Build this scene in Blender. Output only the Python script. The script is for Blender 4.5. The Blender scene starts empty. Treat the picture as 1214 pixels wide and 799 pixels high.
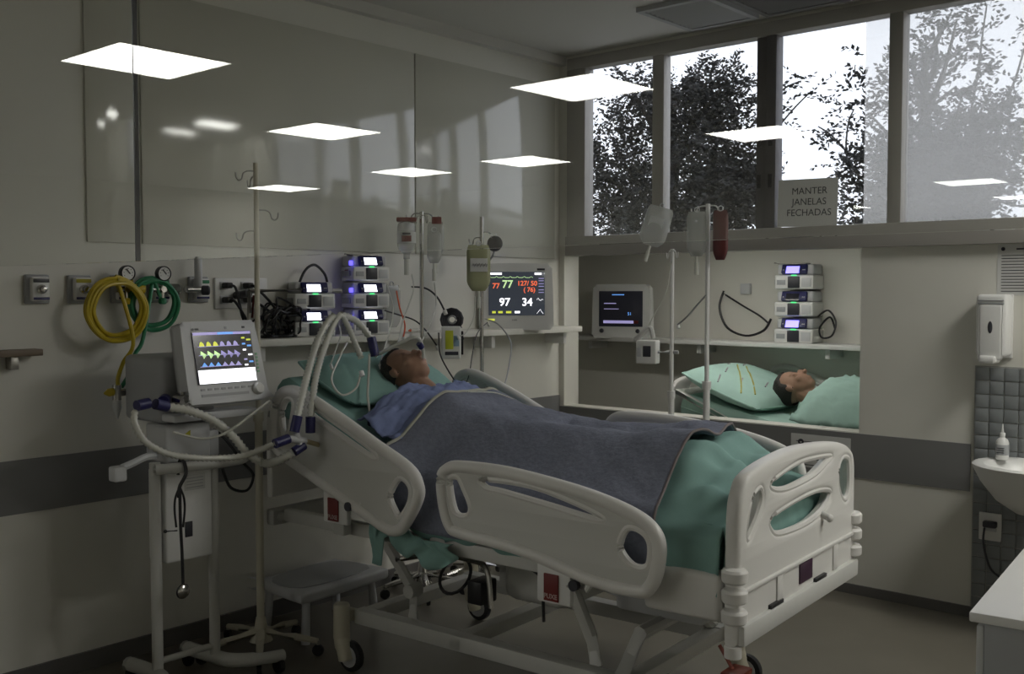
import bpy, bmesh, math, random
from mathutils import Vector, Matrix
random.seed(7)
S = bpy.context.scene
COL = bpy.context.collection
R = math.radians
PI = math.pi

# ------------------------------------------------------------------ camera, sky, exposure
CAM_H, YAW, PITCH, FPX = 1.55, R(41.2), math.atan(54.5 / 1227), 1227.0
cd = bpy.data.cameras.new('camera'); cam = bpy.data.objects.new('camera', cd); COL.objects.link(cam)
cd.sensor_width = 36; cd.lens = FPX / 1214 * 36; cd.clip_start = 0.02; cd.clip_end = 300
cam.location = (0, 0, CAM_H); cam.rotation_euler = (PI / 2 - PITCH, 0, YAW - PI / 2)
S.camera = cam
W = bpy.data.worlds.new('overcast_dusk_sky'); S.world = W; W.use_nodes = True
bg = W.node_tree.nodes['Background']; bg.inputs[0].default_value = (0.92, 0.93, 1.0, 1); bg.inputs[1].default_value = 2.0
S.view_settings.view_transform = 'Standard'; S.view_settings.look = 'None'
S.view_settings.gamma = 1; S.view_settings.use_curve_mapping = False
S.view_settings.exposure = 0.0
PANEL_L = 21.0          # radiance of the ceiling panels

# photo pixel -> point on a plane of the room
_A = Vector((math.cos(YAW) * math.cos(PITCH), math.sin(YAW) * math.cos(PITCH), -math.sin(PITCH))); _R = Vector((math.sin(YAW), -math.cos(YAW), 0)); _U = _R.cross(_A)
def on(ax, d, x, y):
    r = _A + _R * ((x - 607) / FPX) - _U * ((y - 399.5) / FPX); c = Vector((0, 0, CAM_H)); return c + r * ((d - c[ax]) / r[ax])
def PYY(x, y, d): return on(1, d, x, y)
def PXX(x, y, d): return on(0, d, x, y)
def PZZ(x, y, d): return on(2, d, x, y)

# ------------------------------------------------------------------ materials
MATS = {}
def mat(name, col, rough=0.5, metal=0.0, emit=0.0, noise=0.0, nscale=20.0, bump=0.0, spec=0.5, trans=0.0, coat=0.0):
    if name in MATS: return MATS[name]
    m = bpy.data.materials.new(name); m.use_nodes = True; nt = m.node_tree; b = nt.nodes['Principled BSDF']
    c = (*col, 1)
    b.inputs['Base Color'].default_value = c
    b.inputs['Roughness'].default_value = rough; b.inputs['Metallic'].default_value = metal
    b.inputs['Specular IOR Level'].default_value = spec
    b.inputs['Coat Weight'].default_value = coat
    if trans: b.inputs['Transmission Weight'].default_value = trans
    if emit:
        b.inputs['Emission Color'].default_value = c; b.inputs['Emission Strength'].default_value = emit
    if noise or bump:
        tc = nt.nodes.new('ShaderNodeTexCoord'); n = nt.nodes.new('ShaderNodeTexNoise')
        n.inputs['Scale'].default_value = nscale; n.inputs['Detail'].default_value = 4
        nt.links.new(tc.outputs['Object'], n.inputs['Vector'])
        if noise:
            mx = nt.nodes.new('ShaderNodeMixRGB'); mx.blend_type = 'MIX'
            mx.inputs[1].default_value = (*[v * (1 - noise) for v in col], 1)
            mx.inputs[2].default_value = (*[min(1, v * (1 + noise)) for v in col], 1)
            nt.links.new(n.outputs['Fac'], mx.inputs[0]); nt.links.new(mx.outputs[0], b.inputs['Base Color'])
        if bump:
            bp = nt.nodes.new('ShaderNodeBump'); bp.inputs['Strength'].default_value = bump; bp.inputs['Distance'].default_value = 0.01
            nt.links.new(n.outputs['Fac'], bp.inputs['Height']); nt.links.new(bp.outputs[0], b.inputs['Normal'])
    MATS[name] = m
    return m

def glass_mat(name, tint=(1, 1, 1), extra=0.0, rough=0.0):
    """thin clear pane: Schlick reflection over straight transmission"""
    m = bpy.data.materials.new(name); m.use_nodes = True; nt = m.node_tree; nt.nodes.clear()
    N = nt.nodes.new; L = nt.links.new
    out = N('ShaderNodeOutputMaterial'); mx = N('ShaderNodeMixShader'); t = N('ShaderNodeBsdfTransparent'); g = N('ShaderNodeBsdfGlossy')
    t.inputs[0].default_value = (*tint, 1); g.inputs['Roughness'].default_value = rough
    geo = N('ShaderNodeNewGeometry'); dot = N('ShaderNodeVectorMath'); dot.operation = 'DOT_PRODUCT'
    L(geo.outputs['Normal'], dot.inputs[0]); L(geo.outputs['Incoming'], dot.inputs[1])
    ab = N('ShaderNodeMath'); ab.operation = 'ABSOLUTE'; L(dot.outputs['Value'], ab.inputs[0])
    om = N('ShaderNodeMath'); om.operation = 'SUBTRACT'; om.inputs[0].default_value = 1; L(ab.outputs[0], om.inputs[1])
    pw = N('ShaderNodeMath'); pw.operation = 'POWER'; pw.inputs[1].default_value = 5; L(om.outputs[0], pw.inputs[0])
    ma = N('ShaderNodeMath'); ma.operation = 'MULTIPLY_ADD'; ma.inputs[1].default_value = 0.95 - extra; ma.inputs[2].default_value = 0.043 + extra
    L(pw.outputs[0], ma.inputs[0]); L(ma.outputs[0], mx.inputs[0]); L(t.outputs[0], mx.inputs[1]); L(g.outputs[0], mx.inputs[2])
    L(mx.outputs[0], out.inputs[0])
    MATS[name] = m
    return m

M_wall = mat('wall_paint', (0.70, 0.69, 0.63), 0.55, noise=0.04, nscale=3)
M_stripe = mat('grey_wall_band', (0.20, 0.20, 0.20), 0.5)
M_base = mat('dark_baseboard', (0.13, 0.125, 0.12), 0.5)
M_floor = mat('vinyl_floor', (0.15, 0.138, 0.112), 0.35, noise=0.12, nscale=6)
M_ceil = mat('ceiling_paint', (0.62, 0.61, 0.58), 0.8)
M_alu = mat('window_aluminium', (0.36, 0.345, 0.32), 0.45, 0.3)
M_aludark = mat('window_dark_aluminium', (0.10, 0.095, 0.10), 0.5, 0.2)
M_bed = mat('bed_plastic', (0.72, 0.71, 0.68), 0.35)
M_bed2 = mat('bed_panel_plastic', (0.60, 0.60, 0.57), 0.42)
M_paint = mat('white_painted_steel', (0.55, 0.55, 0.52), 0.4)
M_white = mat('white_plastic', (0.74, 0.74, 0.72), 0.35)
M_grey = mat('grey_plastic', (0.36, 0.37, 0.38), 0.45)
M_lgrey = mat('light_grey_plastic', (0.55, 0.56, 0.57), 0.4)
M_black = mat('black_rubber', (0.015, 0.015, 0.017), 0.45)
M_dark = mat('dark_plastic', (0.035, 0.035, 0.045), 0.4)
M_navy = mat('navy_plastic', (0.02, 0.02, 0.10), 0.4)
M_chrome = mat('chrome_steel', (0.55, 0.54, 0.52), 0.18, 1.0)
M_steel = mat('dull_steel', (0.40, 0.39, 0.36), 0.4, 0.8)
M_cream = mat('cream_steel', (0.58, 0.55, 0.44), 0.4)
M_red = mat('red_plastic', (0.15, 0.014, 0.012), 0.5)
M_orange = mat('orange_plastic', (0.65, 0.10, 0.02), 0.5)
M_yel = mat('yellow_hose', (0.50, 0.38, 0.02), 0.35)
M_grn = mat('green_hose', (0.03, 0.22, 0.10), 0.35)
M_brass = mat('brass', (0.45, 0.33, 0.12), 0.35, 0.8)
M_hose = mat('clear_corrugated_hose', (0.60, 0.60, 0.54), 0.25)
M_line = mat('clear_infusion_line', (0.62, 0.62, 0.56), 0.2)
M_blanket = mat('slate_blanket', (0.205, 0.22, 0.28), 0.95, noise=0.22, nscale=60, bump=0.35, spec=0.1)
M_gown = mat('blue_gown_cotton', (0.24, 0.29, 0.50), 0.9, noise=0.08, nscale=40, spec=0.1)
M_teal = mat('teal_sheet_cotton', (0.24, 0.40, 0.365), 0.85, noise=0.10, nscale=15, spec=0.15)
M_mint = mat('mint_sheet_cotton', (0.42, 0.62, 0.55), 0.85, noise=0.06, nscale=15, spec=0.15)
M_skin = mat('skin', (0.36, 0.21, 0.14), 0.55, noise=0.08, nscale=30)
M_hair = mat('dark_hair', (0.02, 0.016, 0.013), 0.6, bump=0.5, nscale=120)
M_tile = mat('grey_glazed_tile', (0.23, 0.245, 0.25), 0.25, noise=0.1, nscale=9)
M_grout = mat('tile_grout', (0.36, 0.36, 0.34), 0.8)
M_paper = mat('paper', (0.62, 0.62, 0.60), 0.9)
M_ink = mat('print_ink', (0.05, 0.05, 0.06), 0.9)
M_panel = mat('glossy_wall_glass', (0.56, 0.555, 0.49), 0.085, spec=0.8)
M_lamp = mat('light_diffuser', (1.0, 0.985, 0.93), 0.5, emit=PANEL_L)
M_scrw = mat('pump_screen_lit', (0.85, 0.87, 1.0), 0.4, emit=3.0)
M_scrv = mat('pump_screen_violet', (0.25, 0.22, 1.0), 0.4, emit=2.2)
M_scrb = mat('rear_display_blue', (0.10, 0.08, 1.0), 0.4, emit=2.5)
M_led = mat('green_led', (0.1, 1.0, 0.3), 0.4, emit=1.2)
M_scrd = mat('screen_dark', (0.018, 0.018, 0.024), 0.15, emit=0.25)
M_scrd2 = mat('monitor_screen_dark', (0.03, 0.035, 0.045), 0.15, emit=0.9)
M_dW = mat('display_white', (0.95, 0.95, 1.0), 0.4, emit=1.6)
M_dG = mat('display_green', (0.65, 0.95, 0.45), 0.4, emit=0.8)
M_dR = mat('display_red', (1.0, 0.17, 0.07), 0.4, emit=0.9)
M_dY = mat('display_yellow', (0.75, 0.8, 0.08), 0.4, emit=0.7)
M_dB = mat('display_blue', (0.15, 0.40, 0.95), 0.4, emit=0.8)
M_dP = mat('display_violet', (0.42, 0.38, 0.70), 0.4, emit=0.6)
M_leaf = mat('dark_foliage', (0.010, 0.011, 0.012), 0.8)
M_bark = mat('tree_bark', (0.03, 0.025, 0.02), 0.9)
def clear_plastic(name, col, alpha, rough=.12):
    m = bpy.data.materials.new(name); m.use_nodes = True; nt = m.node_tree; b = nt.nodes['Principled BSDF']
    b.inputs['Base Color'].default_value = (*col, 1); b.inputs['Roughness'].default_value = rough; b.inputs['Alpha'].default_value = alpha
    MATS[name] = m; return m
M_bag = clear_plastic('clear_fluid_bag', (.55, .56, .54), .5)
M_bag2 = mat('yellowish_fluid_bag', (0.36, 0.37, 0.22), 0.2)
M_wood = mat('brown_laminate', (0.16, 0.12, 0.08), 0.5)
G_part = glass_mat('partition_glass', (0.97, 0.98, 0.97))
G_win = glass_mat('window_glass', (0.93, 0.94, 0.96))

# ------------------------------------------------------------------ mesh builder
def V(*a): return Vector(a)
def basis(d):
    d = Vector(d).normalized(); up = Vector((0, 0, 1)) if abs(d.z) < 0.95 else Vector((1, 0, 0))
    x = d.cross(up).normalized(); return x, x.cross(d).normalized(), d
class MB:
    def __init__(s): s.v = []; s.f = []; s.m = []
    def add(s, vs, fs, mi=0):
        o = len(s.v); s.v += [tuple(v) for v in vs]; s.f += [tuple(i + o for i in f) for f in fs]; s.m += [mi] * len(fs); return s
    def box(s, x0, x1, y0, y1, z0, z1, bev=0.0, mi=0, rot=None, seg=1):
        c = Vector(((x0 + x1) / 2, (y0 + y1) / 2, (z0 + z1) / 2))
        bm = bmesh.new(); bmesh.ops.create_cube(bm, size=1, matrix=Matrix.Diagonal((x1 - x0, y1 - y0, z1 - z0, 1)))
        if bev: bmesh.ops.bevel(bm, geom=bm.edges[:], offset=bev, segments=seg + 1, affect='EDGES', profile=0.5)
        bm.verts.index_update()
        M = rot.to_4x4() if rot is not None else Matrix.Identity(4)
        s.add([M @ v.co + c for v in bm.verts], [[v.index for v in f.verts] for f in bm.faces], mi); bm.free(); return s
    def cyl(s, p0, p1, r0, r1=None, n=14, mi=0, caps=True):
        r1 = r0 if r1 is None else r1; p0 = Vector(p0); p1 = Vector(p1); x, y, d = basis(p1 - p0)
        vs = []
        for p, r in ((p0, r0), (p1, r1)):
            for i in range(n):
                a = 2 * PI * i / n; vs.append(p + x * (r * math.cos(a)) + y * (r * math.sin(a)))
        fs = [(i, (i + 1) % n, n + (i + 1) % n, n + i) for i in range(n)]
        if caps: fs += [tuple(range(n - 1, -1, -1)), tuple(range(n, 2 * n))]
        return s.add(vs, fs, mi)
    def tube(s, pts, r, n=8, closed=False, mi=0, caps=True):
        pts = [Vector(p) for p in pts]; k = len(pts); rs = r if isinstance(r, (list, tuple)) else [r] * k
        vs = []; prev = None
        for i, p in enumerate(pts):
            a = pts[(i - 1) % k] if (closed or i) else p; b = pts[(i + 1) % k] if (closed or i < k - 1) else p
            d = (b - a).normalized()
            if prev is None: x, y, _ = basis(d)
            else:
                x = prev - d * prev.dot(d); x = x.normalized() if x.length > 1e-6 else basis(d)[0]; y = d.cross(x)
            prev = x
            for j in range(n):
                t = 2 * PI * j / n; vs.append(p + x * (rs[i] * math.cos(t)) + y * (rs[i] * math.sin(t)))
        fs = []
        for i in range(k if closed else k - 1):
            q = (i + 1) % k
            for j in range(n): fs.append((i * n + j, i * n + (j + 1) % n, q * n + (j + 1) % n, q * n + j))
        if caps and not closed: fs += [tuple(range(n - 1, -1, -1)), tuple(range((k - 1) * n, k * n))]
        return s.add(vs, fs, mi)
    def ell(s, c, r, axes=None, n=16, k=10, mi=0):
        c = Vector(c); ax = axes or (V(1, 0, 0), V(0, 1, 0), V(0, 0, 1))
        vs = [c - ax[2] * r[2]]
        for i in range(1, k):
            t = -PI / 2 + PI * i / k
            for j in range(n):
                a = 2 * PI * j / n
                vs.append(c + ax[0] * (r[0] * math.cos(t) * math.cos(a)) + ax[1] * (r[1] * math.cos(t) * math.sin(a)) + ax[2] * (r[2] * math.sin(t)))
        vs.append(c + ax[2] * r[2]); fs = []; top = len(vs) - 1
        for j in range(n):
            q = (j + 1) % n; fs.append((0, 1 + q, 1 + j)); fs.append((top, top - n + j, top - n + q))
            for i in range(k - 2): fs.append((1 + i * n + j, 1 + i * n + q, 1 + (i + 1) * n + q, 1 + (i + 1) * n + j))
        return s.add(vs, fs, mi)
    def lathe(s, prof, o, ax, n=18, mi=0):
        o = Vector(o); x, y, d = basis(ax); vs = []; k = len(prof)
        for (r, h) in prof:
            for j in range(n):
                a = 2 * PI * j / n; vs.append(o + d * h + x * (r * math.cos(a)) + y * (r * math.sin(a)))
        fs = [(i * n + j, i * n + (j + 1) % n, (i + 1) * n + (j + 1) % n, (i + 1) * n + j) for i in range(k - 1) for j in range(n)]
        fs += [tuple(range(n - 1, -1, -1)), tuple(range((k - 1) * n, k * n))]
        return s.add(vs, fs, mi)
    def grid(s, rows, mi=0, closed=False):
        k = len(rows); n = len(rows[0]); vs = [p for r in rows for p in r]
        fs = [(i * n + j, i * n + j + 1, (i + 1) * n + j + 1, (i + 1) * n + j) for i in range(k - 1) for j in range(n - 1)]
        return s.add(vs, fs, mi)
    def build(s, name, m, parent=None, sharp=38):
        me = bpy.data.meshes.new(name); me.from_pydata(s.v, [], s.f)
        ms = m if isinstance(m, (list, tuple)) else [m]
        for x in ms: me.materials.append(x)
        if len(ms) > 1: me.polygons.foreach_set('material_index', s.m)
        bm = bmesh.new(); bm.from_mesh(me); bmesh.ops.recalc_face_normals(bm, faces=bm.faces[:]); bm.to_mesh(me); bm.free()
        me.polygons.foreach_set('use_smooth', [True] * len(me.polygons)); me.set_sharp_from_angle(angle=R(sharp))
        return link(name, me, parent)
def link(name, me, parent=None):
    o = bpy.data.objects.new(name, me); COL.objects.link(o)
    if parent: o.parent = parent
    return o
def tag(o, label, cat, group=None):
    o['label'] = label; o['category'] = cat
    if group: o['group'] = group
    return o
def thing(name, label, cat, loc=(0, 0, 0), rz=0.0, group=None):
    o = bpy.data.objects.new(name, None); o.empty_display_size = 0.05; COL.objects.link(o)
    o.location = loc; o.rotation_euler = (0, 0, rz); return tag(o, label, cat, group)
def struct(o): o['kind'] = 'structure'; return o
def copy_tree(o, parent=None):
    c = o.copy(); COL.objects.link(c); c.parent = parent
    for ch in o.children: copy_tree(ch, c)
    return c
def cat(pts, n=6, closed=False):
    """Catmull-Rom through points of any dimension"""
    P = [tuple(p) for p in pts]; k = len(P); out = []
    for i in range(k if closed else k - 1):
        g = lambda j: P[j % k] if closed else P[max(0, min(k - 1, j))]
        p0, p1, p2, p3 = g(i - 1), g(i), g(i + 1), g(i + 2)
        for s in range(n):
            t = s / n
            out.append(tuple(0.5 * (2 * b + (c - a) * t + (2 * a - 5 * b + 4 * c - d) * t * t + (3 * b - a - 3 * c + d) * t ** 3) for a, b, c, d in zip(p0, p1, p2, p3)))
    if not closed: out.append(P[-1])
    return out
def curve_mesh(cu):
    ob = bpy.data.objects.new('tmp', cu); COL.objects.link(ob); dg = bpy.context.evaluated_depsgraph_get()
    me = bpy.data.meshes.new_from_object(ob.evaluated_get(dg)); bpy.data.objects.remove(ob); return me
def plate(name, outer, holes, thick, bev, m, fmap, parent=None):
    """2-D outline with holes, thickened and rounded, mapped to 3-D by fmap(u, v, depth)"""
    cu = bpy.data.curves.new('tmp', 'CURVE'); cu.dimensions = '2D'; cu.fill_mode = 'BOTH'
    cu.extrude = max(thick / 2 - bev, 0.0005); cu.bevel_depth = bev; cu.bevel_resolution = 2; cu.offset = -bev
    for k, pts in enumerate([outer] + list(holes)):
        area = sum(p[0] * q[1] - q[0] * p[1] for p, q in zip(pts, list(pts[1:]) + [pts[0]]))
        if (area > 0) == (k == 0): pts = list(reversed(pts))
        sp = cu.splines.new('POLY'); sp.points.add(len(pts) - 1); sp.use_cyclic_u = True
        for q, p in zip(sp.points, pts): q.co = (p[0], p[1], 0, 1)
    me = curve_mesh(cu); me.name = name
    for v in me.vertices: v.co = fmap(v.co.x, v.co.y, v.co.z)
    bm = bmesh.new(); bm.from_mesh(me); bmesh.ops.remove_doubles(bm, verts=bm.verts[:], dist=1e-5); bmesh.ops.recalc_face_normals(bm, faces=bm.faces[:]); bm.to_mesh(me); bm.free()
    me.materials.clear(); me.materials.append(m)
    me.polygons.foreach_set('use_smooth', [True] * len(me.polygons)); me.set_sharp_from_angle(angle=R(40))
    return link(name, me, parent)
def text(name, body, size, m, parent, loc, rot=(PI / 2, 0, 0), align='CENTER', bold=0.0):
    cu = bpy.data.curves.new('tmp', 'FONT'); cu.body = body; cu.size = size; cu.align_x = align; cu.align_y = 'CENTER'
    cu.extrude = 0.0004; cu.offset = bold
    me = curve_mesh(cu); me.name = name; me.materials.clear(); me.materials.append(m)
    o = link(name, me, parent); o.location = loc; o.rotation_euler = rot
    return o

# ------------------------------------------------------------------ room shell
XL, YL, ZC = 5.1, 4.07, 3.0          # window wall plane, head wall plane, ceiling height
PX = 0.9                              # glazed partition plane (camera side)
def sbox(name, m, *a, bev=0, parent=None, **k):
    o = MB().box(*a, bev=bev).build(name, m, parent)
    if not parent: struct(o)
    return o
sbox('floor', M_floor, -9.3, 6.35, -4.2, 13.2, -0.1, 0)
sbox('ceiling', M_ceil, -9.3, 5.3, -4.2, 13.2, ZC, ZC + 0.1)
wl = sbox('wall_left', M_wall, PX + 0.12, XL + 0.2, YL, YL + 0.15, 0, ZC)
sbox('trim_1', M_stripe, PX + 0.14, XL, YL - 0.006, YL, 0.685, 0.895)
sbox('baseboard_left', M_base, PX + 0.14, XL, YL - 0.014, YL, 0, 0.075)
sbox('trim_2', M_ceil, PX + 0.14, XL, YL - 0.05, YL, 2.945, ZC)
# glossy glass panels fixed over the upper head wall, butt-jointed
for i, (a, b) in enumerate(((2.03, 2.262), (2.272, 3.845), (3.855, 5.04))):
    struct(MB().box(a, b, YL - 0.012, YL, 1.75, 2.815, 0.002).build('window_%d' % (2 + i), M_panel))
# window wall with the window band and an added hatch to the made-up bay
HY0, HY1, HZ0, HZ1 = 2.121, 4.03, 0.832, 1.765
WY0, WY1, WZ0, WZ1 = 0.66, 3.99, 1.768, 2.975
mb = MB()
mb.box(XL, XL + 0.12, -4.1, YL + 0.9, 0, HZ0)
mb.box(XL, XL + 0.12, -4.1, HY0, HZ0, HZ1 + 0.003)
mb.box(XL, XL + 0.12, HY1, YL + 0.9, HZ0, HZ1 + 0.003)
mb.box(XL, XL + 0.12, -4.1, WY0, HZ1 + 0.003, ZC)
mb.box(XL, XL + 0.12, WY1, YL + 0.2, HZ1 + 0.003, ZC)
mb.box(XL, XL + 0.12, WY0, WY1, WZ1, ZC)
struct(mb.build('wall_right', M_wall))
sbox('trim_3', M_stripe, XL - 0.006, XL, 1.575, YL - 0.01, 0.60, 0.826)
sbox('baseboard_right', M_base, XL - 0.012, XL, -4.0, YL - 0.02, 0, 0.05)
sbox('wall_far', M_wall, -9.3, XL + 0.12, -4.2, -4.1, 0, ZC)
# ward on the camera's side
sbox('wall_back', M_wall, -9.3, -9.2, -4.1, 13.2, 0, ZC)
sbox('wall_side', M_wall, -9.2, PX + 0.12, 13.1, 13.2, 0, ZC)
sbox('wall_divider', M_wall, PX, PX + 0.12, YL, 13.1, 0, ZC)
# half-height partition wall with an open hatch and a glazed transom hanging from the ceiling
TB = 1.60
sbox('wall_front', M_wall, PX - 0.05, PX + 0.05, -1.2, YL - 0.001, 0, 0.70)
tr = struct(bpy.data.objects.new('window_5', None)); COL.objects.link(tr)
MB().box(PX - 0.03, PX + 0.03, -1.2, YL - 0.001, 2.94, ZC - 0.001).build('head_rail', M_alu, tr)
for a, b in ((-1.2, 1.6235), (1.6265, 3.98)):
    MB().box(PX - 0.004, PX + 0.004, a, b, TB, 2.94).build('pane', G_part, tr)
MB().box(PX - 0.004, PX + 0.004, 1.6235, 1.6265, TB, 2.94).build('joint_seal', M_dark, tr)
MB().box(PX - 0.03, PX + 0.03, 3.98, YL - 0.001, 0.70, 2.94).build('post', M_alu, tr)

# ---- window band
win = struct(bpy.data.objects.new('window_1', None)); COL.objects.link(win)
def wbar(name, y0, y1, z0, z1, m=M_alu, x0=XL - 0.03, x1=XL + 0.06, bev=0.004):
    return MB().box(x0, x1, y0, y1, z0, z1, bev).build(name, m, win)
wbar('sill', WY0, WY1, WZ0, 1.885, x0=XL - 0.045)
wbar('head_frame', WY0, WY1, 2.905, WZ1)
wbar('jamb', 3.85, WY1, 1.885, 2.905)
wbar('jamb', WY0, 0.72, 1.885, 2.905)
wbar('mullion', 3.294, 3.372, 1.885, 2.905, x0=XL - 0.015)
wbar('mullion', 2.655, 2.712, 1.885, 2.905, M_aludark, x0=XL - 0.005)
wbar('mullion', 2.590, 2.650, 1.885, 2.905, M_aludark, x0=XL - 0.02)
wbar('mullion', 1.917, 1.986, 1.885, 2.905)
for y in (2.685, 2.62):
    for z in (2.10, 2.32):
        MB().box(XL - 0.024, XL - 0.016, y - 0.012, y + 0.012, z, z + 0.075, 0.003).build('latch_recess', M_black, win)
for i, (a, b, g) in enumerate(((3.372, 3.85, G_win), (2.712, 3.294, G_win), (1.986, 2.590, G_win), (0.72, 1.917, G_win))):
    MB().box(XL + 0.02, XL + 0.026, a, b, 1.885, 2.905).build('pane', g, win)

hz = bpy.data.materials.new('haze_film_veil'); hz.use_nodes = True; nt = hz.node_tree; nt.nodes.clear()  # pale translucent film added to lay reflection haze over the right-hand panes
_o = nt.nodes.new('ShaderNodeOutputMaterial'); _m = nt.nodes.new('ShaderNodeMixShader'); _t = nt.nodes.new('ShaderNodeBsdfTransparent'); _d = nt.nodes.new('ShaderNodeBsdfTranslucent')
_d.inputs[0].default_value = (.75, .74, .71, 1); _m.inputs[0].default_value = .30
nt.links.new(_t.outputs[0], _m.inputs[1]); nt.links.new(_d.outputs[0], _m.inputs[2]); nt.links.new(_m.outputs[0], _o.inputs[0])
MB().box(XL + .048, XL + .049, .72, 2.135, 1.885, 2.905).build('haze_film', hz, win)

# ------------------------------------------------------------------ ceiling lights (square recessed panels)
lab = {}
def ceiling_light(x, y, label, group=None):
    t = thing('ceiling_light', label, 'ceiling light', (x, y, ZC - 0.012), 0, group)
    h = 0.37
    f = MB()
    for a in ((-h - .02, h + .02, -h - .02, -h), (-h - .02, h + .02, h, h + .02), (-h - .02, -h, -h, h), (h, h + .02, -h, h)):
        f.box(a[0], a[1], a[2], a[3], -0.006, 0.0119)
    f.build('frame', M_white, t)
    MB().box(-h, h, -h, h, -0.001, 0.006).build('diffuser', M_lamp, t)
    return t
GL = 'square ceiling light panel of the ward mirrored in the glass transom'
for vx, vy in ((3.43, 6.05), (5.97, 7.48), (8.68, 9.22), (8.8, 7.5), (5.9, 4.5), (8.68, 4.58), (8.85, 12.0)):
    ceiling_light(2 * PX - vx, vy, GL, 'ward ceiling lights behind the glass partition')
for x, y in ((4.25, -0.05), (4.1, -2.2)):
    ceiling_light(x, y, 'square ceiling light panel above the sink end of the room', 'ceiling lights over the sink end')

# air grilles in the ceiling by the window
def grille(y0, y1, m, label):
    t = thing('ceiling_grille', label, 'air grille', (4.72, (y0 + y1) / 2, ZC - 0.02))
    h = (y1 - y0) / 2
    f = MB()
    for a in ((-.26, .26, -h, -h + .03), (-.26, .26, h - .03, h), (-.26, -.23, -h + .03, h - .03), (.23, .26, -h + .03, h - .03)): f.box(*a, -0.005, 0.0195)
    f.build('frame', m, t)
    MB().box(-.23, .23, -h + .03, h - .03, 0.012, 0.0195).build('backing', M_dark, t)
    s0 = None
    for i in range(11):
        if s0 is None:
            s0 = MB().box(-0.014, 0.014, -h + .03, h - .03, -0.002, 0.002, rot=Matrix.Rotation(R(28), 3, 'Y')).build('slat', m, t); s = s0
        else: s = link('slat', s0.data, t)
        s.location = (-.205 + i * .041, 0, 0.005)
grille(2.64, 3.06, M_grey, 'light grey slatted air grille in the ceiling near the window')
grille(1.72, 2.60, mat('dark_grille_metal', (0.12, 0.12, 0.12), 0.5), 'dark long slatted air grille in the ceiling beside the lighter one')

# ------------------------------------------------------------------ added bay behind the hatch, houses a glass reflection as solid objects
sbox('wall_bay', M_wall, 6.2, 6.3, 0.6, 4.97, 0, 1.84)
sbox('ceiling_bay', M_ceil, XL + 0.12, 6.3, 0.6, 4.97, 1.84, 1.88)
sbox('wall_bay_end', M_wall, XL + 0.12, 6.2, 4.87, 4.97, 0, 1.84)
sbox('wall_bay_start', M_wall, XL + 0.12, 6.2, 0.6, 0.7, 0, 1.84)
t = thing('bay_fill_light', 'added fill strip hidden above the hatch to brighten the bay', 'light', (5.34, 3.0, 1.838))  # made-up lamp, kept out of sight, brightens the bay interior
MB().box(-.035, .035, -.65, .65, -0.014, 0).build('housing', M_white, t)
MB().box(-.025, .025, -.63, .63, -0.022, -0.014).build('diffuser', mat('fill_light_diffuser', (1, .97, .9), emit=24.0), t)

# outdoors
sbox('ground', mat('ground_grass', (0.03, 0.035, 0.02), 0.9), 6.5, 60, -40, 50, -0.4, -0.3)

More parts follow.
